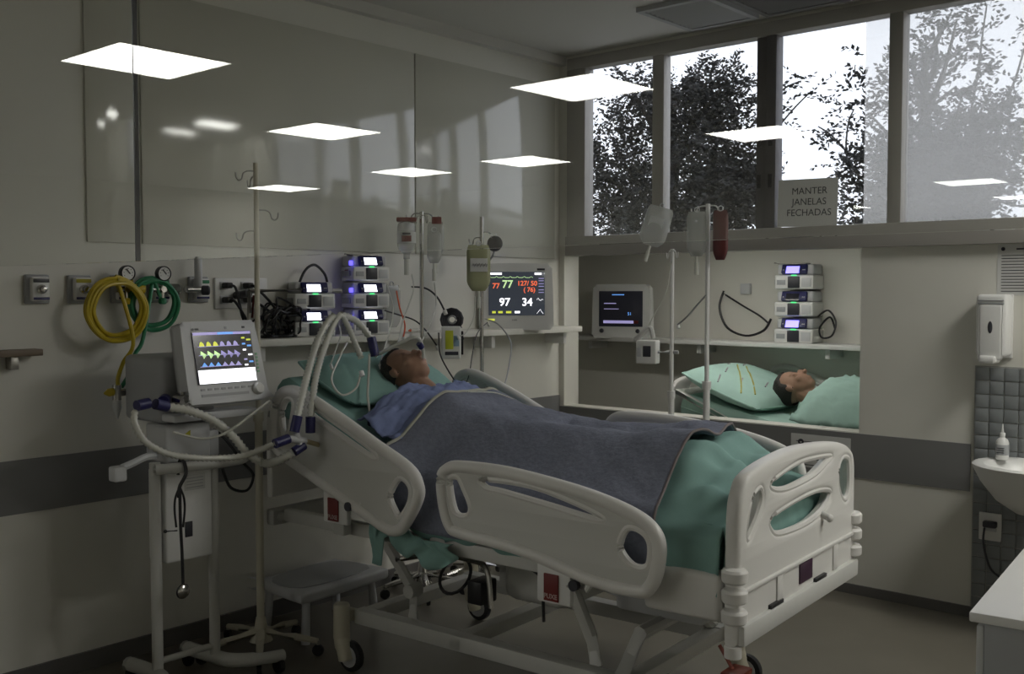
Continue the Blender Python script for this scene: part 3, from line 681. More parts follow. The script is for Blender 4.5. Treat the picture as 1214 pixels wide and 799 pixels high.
# coiled hoses
def coil(name, label, m, cx, cz, rx, rz_, y0, loops, start, tail, rad, seed):
    rnd = random.Random(seed); t = thing(name, label, 'hose', (0, 0, 0)); pts = [start]
    n = loops * 22
    for i in range(n + 1):
        a = PI / 2 - 2 * PI * i / 22; w = .90 + .10 * math.sin(i / 22 * 2.7 + seed) + .012 * math.sin(i * 1.7)
        pts.append((cx + rx * w * math.cos(a), y0 + .012 * math.sin(i / 22 * 4.1 + seed) - .010 * (i / n), cz + rz_ * w * math.sin(a)))
    MB().tube(cat(pts, 3), rad, 8).build('coil', m, t)
    MB().tube(cat([pts[-1]] + tail, 6), rad, 8).build('tail', m, t)
    return t
yc = PYY(139, 367, 3.94)
coil('air_hose', 'yellow air hose coiled beneath the wall gauge', M_yel, yc.x, yc.z, .128, .128, 3.945, 5, (2.15, YL - .09, 1.50), [tuple(PYY(158, 402, 3.90)), tuple(PYY(146, 430, 3.88)), tuple(PYY(140, 448, 3.86)), tuple(PYY(140, 458, 3.86))], .0085, 1)
gc = PYY(186, 360, 3.96)
coil('oxygen_hose', 'green oxygen hose coiled beside the yellow hose', M_grn, gc.x, gc.z, .112, .112, 3.985, 4, (2.312, YL - .09, 1.50), [tuple(PYY(170, 400, 3.93)), tuple(PYY(160, 420, 3.91)), tuple(PYY(155, 440, 3.89)), tuple(PYY(144, 459, 3.87))], .0085, 4)
fm = thing('flowmeter', 'upright clear tube flowmeter with dark knob on the wall outlet', 'flowmeter', (2.475, YL - .085, 1.557))
MB().cyl((-.045, 0, 0), (.03, 0, 0), .013).cyl((-.03, .035, 0), (-.03, 0, 0), .012).build('valve_body', M_chrome, fm)
MB().lathe([(.012, 0), (.017, .01), (.017, .12), (.010, .13)], (0.012, 0, .012), (0, 0, 1)).build('tube', M_lgrey, fm)
MB().lathe([(.016, 0), (.022, .006), (.022, .03), (.016, .036)], (.025, 0, -.004), (1, -.5, 0), 10).build('knob', M_dark, fm)
# filter where both hoses meet
mp = PYY(142, 468, 3.86)
t = thing('gas_filter', 'chrome gas filter with yellow cap where both hoses end', 'filter', tuple(mp))
MB().cyl((-.012, 0, .04), (-.012, 0, -.02), .018).cyl((-.01, 0, .005), (.055, 0, .012), .014).build('body', M_chrome, t)
MB().lathe([(.016, 0), (.018, .03), (.012, .045), (.004, .075)], (-.012, 0, -.02), (0, 0, -1)).build('bowl', M_lgrey, t)
MB().lathe([(.004, 0), (.016, .018), (.016, .035)], (-.065, 0, .01), (1, 0, .1)).build('cap', M_yel, t)
MB().box(.03, .05, -.016, .016, -.01, .03, .004).build('outlet_block', M_white, t)
# little brown shelf further along the wall
t = thing('wall_ledge', 'narrow brown laminate ledge fixed to the wall by the gas outlets', 'ledge', (1.50, YL, 1.30))
MB().box(-.3, .315, -.07, 0, 0, .026, .003).build('board', M_wood, t)
MB().box(-.2, -.17, -.05, 0, -.05, 0, .002).build('bracket', M_steel, t); MB().box(.2, .23, -.05, 0, -.05, 0, .002).build('bracket', M_steel, t)

# socket plate with four black plugs
t = thing('socket_plate', 'white wall plate of four sockets above the shelf end', 'socket plate', (2.755, YL, 1.54))
MB().box(-.14, .14, -.014, 0, -.07, .07, .004).build('plate', M_white, t)
for x in (-.095, .015):
    for z in (-.03, .035): MB().box(x - .022, x + .022, -.02, -.014, z - .018, z + .018, .003).build('socket', M_lgrey, t)
sk = [(2.66, 1.575), (2.66, 1.51), (2.77, 1.575), (2.77, 1.51)]
for i, (x, z) in enumerate(sk):
    t = thing('power_plug', 'black power plug in the four socket wall plate', 'plug', (x, YL - .02, z), 0, 'black plugs in the wall plate')
    MB().box(-.016, .016, -.045, 0, -.013, .013, .006, seg=2).build('plug_body', M_black, t)
    MB().tube(cat([(0, -.045, 0), (.01, -.07, -.01), (.03 + .03 * i, -.07, -.08), (.06 + .05 * i, -.06, -.16), (.12 + .05 * i, -.08, -.205 - (z - 1.51))], 6), .006, 6).build('cord', M_black, t)
t = thing('swing_bracket', 'grey metal swing arm bracket reaching out above the shelf', 'bracket', (2.72, YL - .02, 1.53))
MB().cyl((0, 0, 0), (0, -.10, .01), .018).build('pivot', M_dark, t)
MB().tube([(0, -.10, .02), (.32, -.12, .025), (.50, -.13, .02)], .012, 8).build('arm', M_steel, t)
MB().tube([(0, -.10, .02), (-.005, -.11, -.08), (-.01, -.11, -.20)], .011, 8).build('drop_bar', M_steel, t)
MB().tube([(.02, -.11, 0), (.0, -.12, -.1)], .006, 6).build('red_strap', M_red, t)

# ------------------------------------------------------------------ shelf on the head wall
t = thing('wall_shelf', 'long white shelf along the head wall carrying the pumps', 'shelf', (3.87, YL, 1.30))
MB().box(-1.22, 1.21, -.20, 0, 0, .034, .004).build('board', M_wall, t)
for x in (-1.1, -.35, .45, 1.1): MB().box(x - .015, x + .015, -.15, 0, -.07, 0, .003).build('bracket', M_white, t)
SH = 1.335
rnd = random.Random(11)
t = thing('cable_heap', 'tangled heap of black monitor cables on the shelf', 'cables', (2.92, 3.97, SH))
for i in range(7):
    pts = []; cx, cz = rnd.uniform(-.06, .06), rnd.uniform(.03, .09)
    for j in range(15):
        a = j * .75 + i; pts.append((cx + rnd.uniform(.05, .12) * math.cos(a), rnd.uniform(-.06, .05), max(.008, cz + rnd.uniform(.04, .10) * math.sin(a))))
    MB().tube(cat(pts, 5), .005, 5).build('cable', M_black, t)
t = thing('cable_loop', 'black hook shaped power cord standing over the two pump stack', 'cable', (3.06, 3.98, SH))
MB().tube(cat([(-.10, 0, .0), (-.10, 0, .10), (-.06, 0, .20), (-.01, 0, .305), (.05, 0, .34), (.11, 0, .30), (.13, 0, .25)], 8), .0065, 7).build('cord', M_black, t)
MB().cyl((.13, 0, .25), (.132, 0, .225), .010).build('strain_relief', M_black, t)

# infusion pumps
def make_pump(label, screen, side=False):
    t = thing('infusion_pump', label, 'infusion pump')
    MB().box(-.098, .098, 0, .16, 0, .070, .008, seg=2).build('body', M_white, t)
    MB().box(-.092, .092, .02, .155, .070, .124, .012, seg=2).build('upper_housing', M_lgrey, t)
    rt = Matrix.Rotation(R(-24), 3, 'X')
    h = MB().box(-.064, .064, .002, .026, .073, .122, .006, rot=rt, seg=2).build('display_head', M_navy, t)
    b = MB(); b.box(-.034, .034, -.0015, .0015, -.019, .019, .001)
    s = MB(); s.add([Vector((v[0], v[1], v[2])) for v in b.v], b.f); o = s.build('screen', screen, h); o.location = (-.006, .0018, .096); o.rotation_euler = (R(-24), 0, 0)
    for x in (-.052, .046, .054):
        o = MB().cyl((0, -.004, 0), (0, .0, 0), .004, n=8).build('button', M_grey, h); o.location = (x, .003, .094)
    MB().box(-.030, .030, -.005, .001, .006, .064, .003).build('door', M_dark, t)
    MB().box(-.085, -.042, -.003, .001, .022, .046, .001).build('name_label', M_grey, t)
    MB().box(.040, .086, -.003, .001, .012, .056, .001).build('side_label', M_lgrey, t)
    MB().box(-.012, .014, -.004, .0, .066, .071, .001).build('led', M_led, t)
    MB().box(-.110, -.098, .03, .12, .02, .05, .004).build('clamp', M_grey, t)
    if side:
        MB().box(-.113, -.098, .0, .022, .074, .098, .004).build('rear_display_glow', M_scrb, t)  # glowing block in place of lit displays of other pumps behind the stack
    return t
def stack(x, y, rz, n, z0, base_label, group, screens, side=False, hh=.133):
    names = {2: ['lower', 'upper'], 3: ['lowest', 'middle', 'topmost']}[n]
    for i in range(n):
        t = make_pump('white infusion pump, %s of the %s' % (names[i], base_label), screens[i], side)
        t.location = (x, y, z0 + i * hh); t.rotation_euler = (0, 0, rz); t['group'] = group; t.scale = (hh / .133,) * 3
        if i == n - 1 and n == 3:
            MB().box(-.09, .05, .03, .10, .124, .130, .002).tube([(-.09, .06, .127), (-.12, .05, .132)], .005, 6).build('top_bracket', M_steel, t)
        if i == n - 1 and n == 3 and side:
            MB().box(-.1005, -.0985, .06, .10, .02, .055, .0005).build('red_sticker', M_red, t)
p = PYY(374, 392, 3.90); stack(p.x, p.y, R(-22), 2, SH, 'stack of two on the head wall shelf', 'pumps in the stack of two', [M_scrw, M_scrw])
p = PYY(441, 392, 3.90); stack(p.x, p.y, R(-16), 3, SH, 'stack of three on the head wall shelf', 'pumps in the stack of three', [M_scrw] * 3, True)

# patient monitor on the shelf
def make_monitor(label, loc, rz, lively=True):
    t = thing('patient_monitor', label, 'monitor', loc, rz)
    plate('casing', cat([(-.195, .03), (-.185, .335), (-.17, .352), (.17, .352), (.187, .335), (.197, .03), (.185, .012), (-.183, .012)], 4, True), [], .09, .02, M_white, lambda u, v, d: V(u, d, v), t)
    MB().box(-.12, .12, -.04, .09, 0, .016, .005).build('foot', M_dark, t)
    MB().box(-.10, .10, .04, .10, .06, .28, .02).build('rear_housing', M_lgrey, t)
    s = MB().box(-.160, .165, -.050, -.043, .075, .325, .003).build('screen', M_scrd2 if lively else M_scrd, t)
    y = -.0515
    def strip(nm, pts, m, w=.0016):
        MB().tube([(a, y, b) for a, b in pts], w, 4).build(nm, m, s)
    if lively:
        text('digits', '77', .042, M_dR, s, (-.118, y, .243), bold=.0006); text('digits', '77', .062, M_dG, s, (-.052, y, .252), bold=.001)
        text('digits', '127/ 50', .038, M_dR, s, (.062, y, .258), bold=.0006); text('digits', '( 76)', .036, M_dR, s, (.075, y, .222), bold=.0006)
        text('digits', '97', .062, M_dW, s, (-.068, y, .150), bold=.001); text('digits', '34', .062, M_dW, s, (.062, y, .150), bold=.001)
        strip('ecg_trace', [(-.155 + i * .01, .292 + (.006 if i % 4 == 0 else 0)) for i in range(26)], M_dG, .0012)
        strip('resp_trace', [(.118, .165), (.125, .175), (.132, .165), (.14, .160), (.148, .168), (.155, .165)], M_dW, .001)
        strip('pulse_trace', [(.118, .085), (.13, .100), (.138, .110), (.145, .098), (.155, .085)], M_dW, .001)
        MB().box(-.155, -.085, y - .001, y, .308, .320).build('status_bar', M_dW, s)
        MB().box(.105, .145, y - .001, y, .308, .320).build('status_box', M_dW, s)
        for a, w in ((-.14, .02), (-.105, .025), (-.06, .03), (-.01, .03)):
            MB().box(a, a + w, y - .001, y, .088, .100).build('soft_key', M_dY if a < -.02 else M_dW, s)
        for z in (.285, .272, .255, .24, .22, .205): MB().box(.128, .158, y - .001, y, z, z + .004).build('menu_line', M_dP, s)
        MB().box(-.165, -.125, -.047, -.042, .045, .056, .001).build('status_led', M_dY, t)
        text('maker_mark', 'II IIIIII', .012, M_dark, t, (-.01, -.0455, .048))
        MB().box(.12, .165, -.047, -.042, .333, .345, .001).build('alarm_light', M_dark, t)
    else:
        MB().box(-.125, .10, y - .001, y, .098, .118).build('status_bar', M_dP, s)
        MB().box(.10, .135, y - .001, y, .098, .118).build('alarm_box', M_red, s)
        text('digits', '51', .03, M_dB, s, (.07, y, .165)); MB().box(-.06, .03, y - .001, y, .296, .302).build('trace', M_dB, s)
        MB().box(-.12, -.03, y - .001, y, .235, .241).build('trace', M_dP, s); MB().box(-.12, -.01, y - .001, y, .197, .201).build('trace', M_dP, s)
        for x in (-.14, .13): MB().lathe([(.016, 0), (.014, .012), (.001, .013)], (x, -.045, .045), (0, -1, 0)).build('knob', M_dark, t)
    return t
p = PYY(611, 388, 3.93); make_monitor('patient monitor showing red, green and white numbers on the head wall shelf', (p.x, p.y, SH), R(-42))

# ------------------------------------------------------------------ infusion stands
def iv_stand(name, label, x, y, top, m, hooks, base=True, r=.011, legs=5, sleeve=None, lr=.21):
    t = thing(name, label, 'infusion stand', (x, y, 0))
    MB().cyl((0, 0, .10), (0, 0, sleeve or top * .55), r * 1.5).build('lower_tube', m, t)
    MB().cyl((0, 0, sleeve or top * .55), (0, 0, top), r, n=12).build('upper_tube', m, t)
    MB().cyl((0, 0, (sleeve or top * .55) - .02), (0, 0, (sleeve or top * .55) + .02), r * 2).build('collar', m, t)
    MB().lathe([(.05, .06), (.03, .10), (.02, .16)], (0, 0, 0), (0, 0, 1)).build('hub', m, t)
    for i in range(legs):
        a = 2 * PI * i / legs + .3; d = V(math.cos(a), math.sin(a), 0)
        l = MB().tube([d * .02 + V(0, 0, .10), d * lr * .6 + V(0, 0, .08), d * lr + V(0, 0, .065)], [.018, .016, .012], 8).build('leg', m, t)
        c = d * lr; MB().lathe([(.006, -.01), (.024, -.009), (.026, 0), (.024, .009), (.006, .01)], c + V(0, 0, .026), d.cross(V(0, 0, 1)), 14).build('castor', M_black, l)
        MB().cyl(c + V(0, 0, .03), c + V(0, 0, .066), .008).build('castor_stem', M_steel, l)
    for z, dx, dy in hooks:
        MB().tube(cat([(0, 0, z), (dx * .5, dy * .5, z), (dx * .75, dy * .75, z - .012), (dx * .82, dy * .82, z - .032), (dx, dy, z - .04), (dx * 1.15, dy * 1.15, z - .028), (dx * 1.18, dy * 1.18, z - .008)], 4), .0035, 6).build('hook', m if m != M_cream else M_steel, t)
    return t
iv_stand('infusion_stand', 'cream painted infusion stand with side hooks beside the ventilator', 2.575, 3.68, 2.085, M_cream, [(2.05, -.07, .02), (1.89, .08, -.02), (2.03, .02, .08), (1.80, -.07, .02)], sleeve=1.02, lr=.25)
a1 = PYY(500, 330, 3.80); iv_stand('infusion_stand', 'chrome infusion stand carrying the bottle with the red label', a1.x, a1.y, 1.95, M_chrome, [(1.94, -.06, .03), (1.94, .07, -.03), (1.93, .02, .07), (1.93, -.03, -.07)])
a2 = PYY(571, 330, 3.72); iv_stand('infusion_stand', 'chrome infusion stand carrying the yellowish bag before the monitor', a2.x, a2.y, 1.94, M_chrome, [(1.86, .05, -.04), (1.83, -.05, .03)])
iw1 = PXX(797, 300, 4.86); iv_stand('infusion_stand', 'white infusion stand with a tilted clear bag below the window', iw1.x, iw1.y, 1.78, M_white, [(1.77, .03, .05), (1.77, -.03, -.05)])
iw2 = PXX(839, 300, 4.45); iv_stand('infusion_stand', 'white infusion stand with the red pouch below the window', iw2.x, iw2.y, 1.975, M_white, [(1.965, 0, .08), (1.965, 0, -.07)])

def bag(name, label, x, y, z_top, w, h, m, th=.018, rz=-.75, tip=True, extra=None, tilt=0.0):
    t = thing(name, label, 'infusion bag', (x, y, z_top), rz); t.rotation_euler = (0, tilt, rz)
    rows = []; n = 14
    def P(u, v, s):
        e = max(0, (1 - abs(u) ** 3) * (1 - abs(2 * v - 1) ** 4)) ** .5
        ww = w * (1 - .45 * max(0, (v - .78) / .22) ** 1.5) * (1 - .15 * max(0, (.12 - v) / .12))
        return V(u * ww, s * th * e * (.55 + .6 * v), -.02 - v * h)
    k = MB()
    for s in (-1, 1): k.grid([[P(-1 + 2 * i / n, j / n, s) for i in range(n + 1)] for j in range(n + 1)])
    k.build('pouch', m, t)
    MB().tube([(0.012 * math.cos(a * PI / 8), 0, -.012 + .012 * math.sin(a * PI / 8)) for a in range(16)], .003, 6, closed=True).build('hanging_eye', M_lgrey, t)
    if tip: MB().cyl((0, 0, -.02 - h), (0, 0, -.05 - h), .008).cyl((0, 0, -.05 - h), (0, 0, -.11 - h), .011).build('drip_chamber', M_line, t)
    if extra: extra(t)
    return t
# bottle with red label
t = thing('infusion_bottle', 'upturned infusion bottle with a red and white label', 'bottle', (a1.x - .085, a1.y + .02, 1.90), -.75)
MB().lathe([(.02, 0), (.042, -.012), (.046, -.03), (.046, -.12), (.040, -.145), (.016, -.165), (.016, -.19)], (0, 0, 0), (0, 0, 1), 20).build('glass', M_bag, t)
MB().lathe([(.0465, -.055), (.0475, -.056), (.0475, -.11), (.0465, -.111)], (0, 0, 0), (0, 0, 1), 20).build('label', M_paper, t)
MB().box(-.024, .024, -.0495, -.044, -.105, -.075, .001).build('red_print', M_red, t)
MB().box(-.02, .02, -.0495, -.045, -.07, -.06, .001).build('dark_print', M_ink, t)
MB().cyl((0, 0, -.19), (0, 0, -.27), .013).build('drip_chamber', M_line, t)
MB().box(-.05, .05, -.045, .05, -.004, .016, .006).build('cap_strap', M_red, t)
def redcap(t): MB().box(-.02, .03, -.012, .012, -.03, .006, .004).build('cap', M_red, t)
bag('infusion_bag', 'clear infusion bag hanging beside the bottle with the red label', a1.x + .07, a1.y - .03, 1.92, .042, .17, M_bag, extra=redcap)
bag('infusion_bag', 'small clear bag hanging in front of the chrome stand', a1.x + .02, a1.y - .07, 1.87, .036, .16, M_bag)
def hand(t):
    MB().box(-.045, .045, -.026, -.022, -.16, -.09, .001).build('label', M_paper, t)
    for i in range(5): MB().tube([(-.035 + i * .016, -.0275, -.13), (-.03 + i * .016, -.0275, -.115), (-.024 + i * .016, -.0275, -.135), (-.02 + i * .016, -.0275, -.12)], .0012, 4).build('handwriting', M_ink, t)
bag('feeding_bag', 'yellowish bag with a handwritten label on the chrome stand', a2.x - .045, a2.y - .02, 1.81, .062, .24, M_bag2, .022, extra=hand)
t = thing('pressure_bulb', 'round dark bulb clamped near the top of the chrome stand', 'gauge', (a2.x + .06, a2.y - .04, 1.80), -.75)
MB().lathe([(.012, -.02), (.04, -.016), (.042, 0), (.04, .014), (.03, .018), (.001, .02)], (0, 0, 0), (0, -1, .2)).build('case', M_dark, t)
MB().tube(cat([(0, 0, -.03), (-.01, -.01, -.06), (-.03, 0, -.09)], 5), .006, 6).build('stem', M_grey, t)
t = thing('drip_pump', 'white drip pump with yellow and blue labels on the chrome stand', 'pump', tuple(PYY(535, 425, 3.72)), R(-45))
MB().box(-.05, .05, -.04, .03, 0, .165, .008, seg=2).build('case', M_white, t)
MB().box(-.03, .01, -.043, -.04, .05, .145, .001).build('yellow_label', mat('label_yellow', (.55, .58, .04), .6), t)
MB().box(.012, .04, -.043, -.04, .065, .12, .001).build('blue_label', mat('label_blue', (.30, .42, .55), .6), t)
MB().box(-.032, .036, -.043, -.04, .02, .038, .001).build('dark_label', M_ink, t)
MB().box(.05, .062, -.02, .02, .02, .14, .003).build('side_grip', M_black, t); MB().tube([(0, .03, .1), (.03, .06, .1), (.06, .08, .1)], .012, 8).build('clamp', M_dark, t)
t = thing('pressure_cuff_coil', 'dark coiled blood pressure cuff on the shelf by the stands', 'cuff', tuple(PYY(536, 378, 3.93) + V(0, 0, 0)), R(-45)); t.location.z = SH + .062
MB().tube([((.03 + .0035 * i / 6) * math.cos(i * .5), -.03, (.03 + .0035 * i / 6) * math.sin(i * .5)) for i in range(50)], .012, 6).build('roll', M_dark, t)
MB().tube([(.02 * math.cos(i * .5), -.04, .02 * math.sin(i * .5)) for i in range(13)], .006, 6).build('core', M_grey, t)
def tilted(t):
    MB().box(-.04, .04, -.024, -.02, -.15, -.08, .001).build('label', M_lgrey, t)
bag('infusion_bag', 'clear bulging bag tilted on the white stand below the window', iw1.x - .02, iw1.y + .05, 2.03, .075, .22, M_bag, .03, -1.2, extra=tilted, tilt=.30)
bag('infusion_bag', 'small clear bag on the white stand with the red pouch', iw2.x - .02, iw2.y + .05, 1.96, .05, .22, M_bag, .02, -1.3)
bag('blood_pouch', 'dark red pouch hanging from the white stand below the window', iw2.x - .01, iw2.y - .075, 1.96, .038, .24, mat('dark_red_fluid', (.10, .02, .02), .3), .018, -1.3, tip=False)
t = thing('drip_pump', 'small white drip pump with dark display on the white stand', 'pump', tuple(PXX(768, 431, 4.80)), -1.3)
MB().box(-.058, .058, -.04, .04, 0, .13, .008, seg=2).build('case', M_white, t)
MB().box(-.015, .03, -.043, -.04, .04, .10, .002).build('display', M_dark, t); MB().box(-.05, -.025, -.043, -.04, .04, .09, .001).build('keypad', M_lgrey, t)
MB().tube([(.05, 0, .065), (.11, .03, .065), (.165, .03, .065)], .010, 8).build('pole_clamp', M_grey, t)
MB().tube(cat([(-.07, -.02, .13), (-.03, -.03, .16), (.02, -.03, .20), (.04, -.03, .14)], 5), .014, 7).build('towel_wrap', M_paper, t)

# thin infusion lines
def line(label, pts, m=M_line, r=.003, n=6, group=None):
    t = thing('infusion_line', label, 'tube', (0, 0, 0), 0, group)
    P3 = [p if len(p) == 3 and not isinstance(p[2], str) else p for p in pts]
    MB().tube(cat(P3, 8), r, n).build('tubing', m, t)
    MB().cyl(P3[-1], Vector(P3[-1]) + V(0, -.01, -.02), r * 2.2, n=8).build('connector', M_white, t)
Yp = lambda x, y, d: tuple(PYY(x, y, d))
line('thin clear line from the red labelled bottle down to the patient', [Yp(488, 325, 3.78), Yp(490, 345, 3.72), Yp(478, 380, 3.60), Yp(470, 410, 3.5), Yp(452, 425, 3.42)])
line('thin clear line from the yellowish bag to the drip pump', [Yp(563, 350, 3.70), Yp(562, 375, 3.66), Yp(552, 395, 3.64), Yp(543, 398, 3.66)])
line('black sensor cable hanging from the monitor to the patient', [Yp(575, 378, 3.86), Yp(590, 384, 3.80), Yp(603, 400, 3.7), Yp(606, 415, 3.62), Yp(600, 450, 3.5), Yp(592, 470, 3.4)], M_grey, .004)
line('black lead falling from the coiled cuff to the pillow', [Yp(520, 395, 3.80), Yp(522, 420, 3.6), Yp(535, 445, 3.45), Yp(548, 462, 3.35)], M_black, .004)
line('black lead rising beside the drip pump', [Yp(548, 462, 3.36), Yp(556, 445, 3.45), Yp(560, 420, 3.55), Yp(566, 395, 3.65), Yp(578, 382, 3.85)], M_black, .003)
line('clear loop of line over the teal pillow', [Yp(412, 405, 3.45), Yp(402, 425, 3.36), Yp(393, 450, 3.3), Yp(405, 468, 3.26), Yp(422, 460, 3.25), Yp(428, 440, 3.25)], M_line, .0045)
line('clear line lying across the belly blanket to the far rail', [tuple(BEDM @ V(b, a, top_z(a, min(b, .93), .056))) for b, a in ((.45, 1.37), (.60, 1.33), (.75, 1.27), (.88, 1.20), (.95, 1.10), (.98, 1.02))], M_line, .003)
line('orange capped line beside the three pump stack', [Yp(470, 345, 3.85), Yp(474, 365, 3.8), Yp(480, 385, 3.7), Yp(478, 400, 3.6)], M_orange, .004)
line('black lead running from the three pump stack to the stand', [Yp(456, 368, 3.86), Yp(475, 374, 3.85), Yp(492, 380, 3.82), Yp(505, 392, 3.8), Yp(518, 410, 3.76)], M_black, .004)
line('black lead arching between the chrome stands', [Yp(488, 340, 3.9), Yp(505, 342, 3.88), Yp(518, 352, 3.86), Yp(527, 368, 3.85)], M_black, .005)
line('clear line drooping from the topmost pump of the shelf stack of three', [Yp(458, 335, 3.86), Yp(466, 365, 3.8), Yp(462, 392, 3.65), Yp(455, 415, 3.5), Yp(450, 432, 3.4)], M_line, .003)
line('clear line drooping from the stack of two to the pillow', [Yp(398, 375, 3.86), Yp(404, 395, 3.75), Yp(398, 415, 3.6), Yp(392, 432, 3.45)], M_line, .003)
line('clear line hanging from the small bag on the chrome stand', [Yp(515, 335, 3.74), Yp(517, 360, 3.7), Yp(510, 385, 3.6), Yp(500, 405, 3.5), Yp(497, 415, 3.45)], M_line, .003)
bag('plastic_bag', 'crumpled clear plastic bag on the wall beside the stack of three pumps', 3.66, YL - .03, 1.60, .06, .22, M_bag, .02, 0, tip=False)
t = thing('syringe', 'clear syringe with orange tip lying on the shelf by the cuff', 'syringe', (3.72, 3.93, SH + .011), R(20))
MB().cyl((-.05, 0, 0), (.03, 0, 0), .010).build('barrel', M_line, t); MB().cyl((.03, 0, 0), (.07, 0, 0), .005).cyl((.07, 0, 0), (.073, 0, 0), .011).build('plunger', M_white, t); MB().cyl((-.05, 0, 0), (-.07, 0, 0), .006, .003).build('tip', M_orange, t)
Xp = lambda x, y, d: tuple(PXX(x, y, d))
line('clear line hanging from the tilted bag to the small pump', [Xp(796, 310, 4.83), Xp(790, 345, 4.80), Xp(776, 372, 4.78), Xp(768, 388, 4.78)], M_line, .003)
line('grey lead crossing from the white stand with the red pouch', [Xp(837, 350, 4.44), Xp(826, 362, 4.55), Xp(815, 375, 4.68), Xp(803, 385, 4.78)], M_grey, .005)

# ------------------------------------------------------------------ ventilator
VX, VY = 2.165, 3.585
vt = thing('ventilator', 'white wheeled ventilator with a lit waveform screen beside the bed', 'ventilator', (VX, VY, 0))
for x in (-.125, .125): MB().cyl((x, 0, .09), (x, 0, .90), .021).build('post', M_paint, vt)
MB().cyl((-.12, 0, .135), (.12, 0, .135), .013).build('cross_bar', M_paint, vt)
for x, s in ((-.125, -1), (.125, 1)):
    l = MB().tube(cat([(x, .22, .075), (x, .05, .085), (x + s * .02, -.07, .085), (x + s * .11, -.13, .078), (x + s * .22, -.15, .07)], 6), [.028] * 18 + [.024] * 7, 10).build('base_leg', M_paint, vt)
    for c in ((x, .20), (x + s * .20, -.148)):
        MB().lathe([(.008, -.012), (.03, -.011), (.033, 0), (.03, .011), (.008, .012)], (c[0], c[1], .033), (1, 0, 0), 16).build('castor', M_black, l)
MB().tube(cat([(-.165, -.06, .885), (-.10, -.085, .885), (0, -.09, .883), (.10, -.085, .880), (.22, -.05, .876), (.28, .0, .876)], 6), .020, 10).build('handle_bar', M_paint, vt)
MB().box(-.098, .102, -.03, .10, .51, .865, .008, seg=2).build('lower_box', M_white, vt)
MB().box(-.02, .012, -.034, -.03, .60, .66, .002).build('power_inlet', M_dark, vt)
MB().box(-.02, .07, -.033, -.03, .78, .84, .001).build('rating_label', M_paper, vt)
for i in range(4): MB().box(-.012, .06, -.0345, -.0325, .79 + i * .012, .793 + i * .012).build('label_line', M_grey, vt)
MB().box(-.095, .10, -.03, .12, .895, 1.04, .012, seg=2).build('column_box', M_lgrey, vt)
MB().cyl((.0, -.031, 1.00), (.0, -.033, 1.00), .016, n=3).build('warning_triangle', M_dY if False else mat('warning_yellow', (.55, .5, .03), .6), vt)
MB().box(.105, .15, -.01, .05, .90, 1.0, .006).build('side_module', M_lgrey, vt)
MB().box(-.105, .13, -.02, .26, 1.045, 1.30, .02, seg=2).build('main_unit', M_grey, vt)
for x in (-.09, -.03): MB().box(x, x + .04, -.024, -.019, 1.06, 1.07, .001).build('vent_slot', M_black, vt)
MB().box(-.10, .27, -.10, .02, 1.055, 1.085, .008).build('front_tray', M_lgrey, vt)
rtm = Matrix.Rotation(R(-13), 3, 'X'); mc = V(.115, -.07, 1.268)
def vm(u, v, d): return mc + rtm @ V(u, d, v)
mh = plate('monitor_head', cat([(-.16, -.12), (-.158, .135), (-.145, .148), (.135, .150), (.15, .138), (.168, -.11), (.155, -.143), (-.15, -.145)], 4, True), [], .075, .012, M_lgrey, vm, vt)
def vbox(name, u0, u1, v0, v1, d0, d1, m, parent=None, bev=0):
    b = MB().box(u0, u1, d0, d1, v0, v1, bev); b.v = [tuple(mc + rtm @ Vector(q)) for q in b.v]; return b.build(name, m, parent or mh)
vbox('screen', -.128, .132, -.085, .118, -.044, -.037, M_scrd)
vbox('menu_area', -.124, .130, -.083, -.030, -.0455, -.0438, M_dW)
vbox('top_bar', -.126, .130, .106, .116, -.0455, -.0438, M_dP)
vbox('tab_bar', -.02, .05, .107, .115, -.0462, -.0454, M_dB)
def wave(v0, amp, m1, m2, kind):
    for i in range(6):
        u = -.105 + i * .030; m = m1 if i < 3 else m2
        sh = {0: [(0, 0), (.004, .8), (.010, 1), (.018, .6), (.022, 0)], 1: [(0, 0), (.003, 1), (.012, .35), (.013, -.9), (.018, -.3), (.026, 0)], 2: [(0, 0), (.012, 1), (.024, 0)]}[kind]
        pl = [(u + a, v0 + b * amp) for a, b in sh]
        b = MB(); vs = [(a, -.0458, c) for a, c in pl]; vs += [(a, -.0442, c) for a, c in pl]; n = len(pl)
        fs = [tuple(range(n)), tuple(range(2 * n - 1, n - 1, -1))] + [(j, (j + 1) % n, n + (j + 1) % n, n + j) for j in range(n)]
        b.add([mc + rtm @ Vector(q) for q in vs], fs); b.build('wave', m, mh)
    vbox('baseline', -.112, .072, v0 - .002, v0, -.0456, -.044, M_dP)
wave(.062, .018, M_dY, M_dP, 0); wave(.028, .016, M_dG, M_dP, 1); wave(-.016, .015, M_dB, M_dP, 2)
for i, (v, m) in enumerate(((.090, M_dY), (.082, M_dY), (.066, M_dB), (.058, M_dB), (.042, M_dW), (.022, M_dW), (.004, M_dP), (-.006, M_dB), (-.018, M_dW))):
    vbox('reading', .108 if i % 2 else .086, .126 if i % 2 else .100, v - .003, v + .003, -.0456, -.044, m)
for i in range(8): vbox('soft_key', -.12 + i * .03, -.102 + i * .03, -.108, -.100, -.0395, -.037, M_grey)
vbox('grille', -.12, .09, -.132, -.122, -.0395, -.037, M_grey)
for i in range(6): vbox('side_key', .143, .153, -.05 + i * .014, -.042 + i * .014, -.0395, -.037, mat('key_green', (.25, .5, .3), .5))
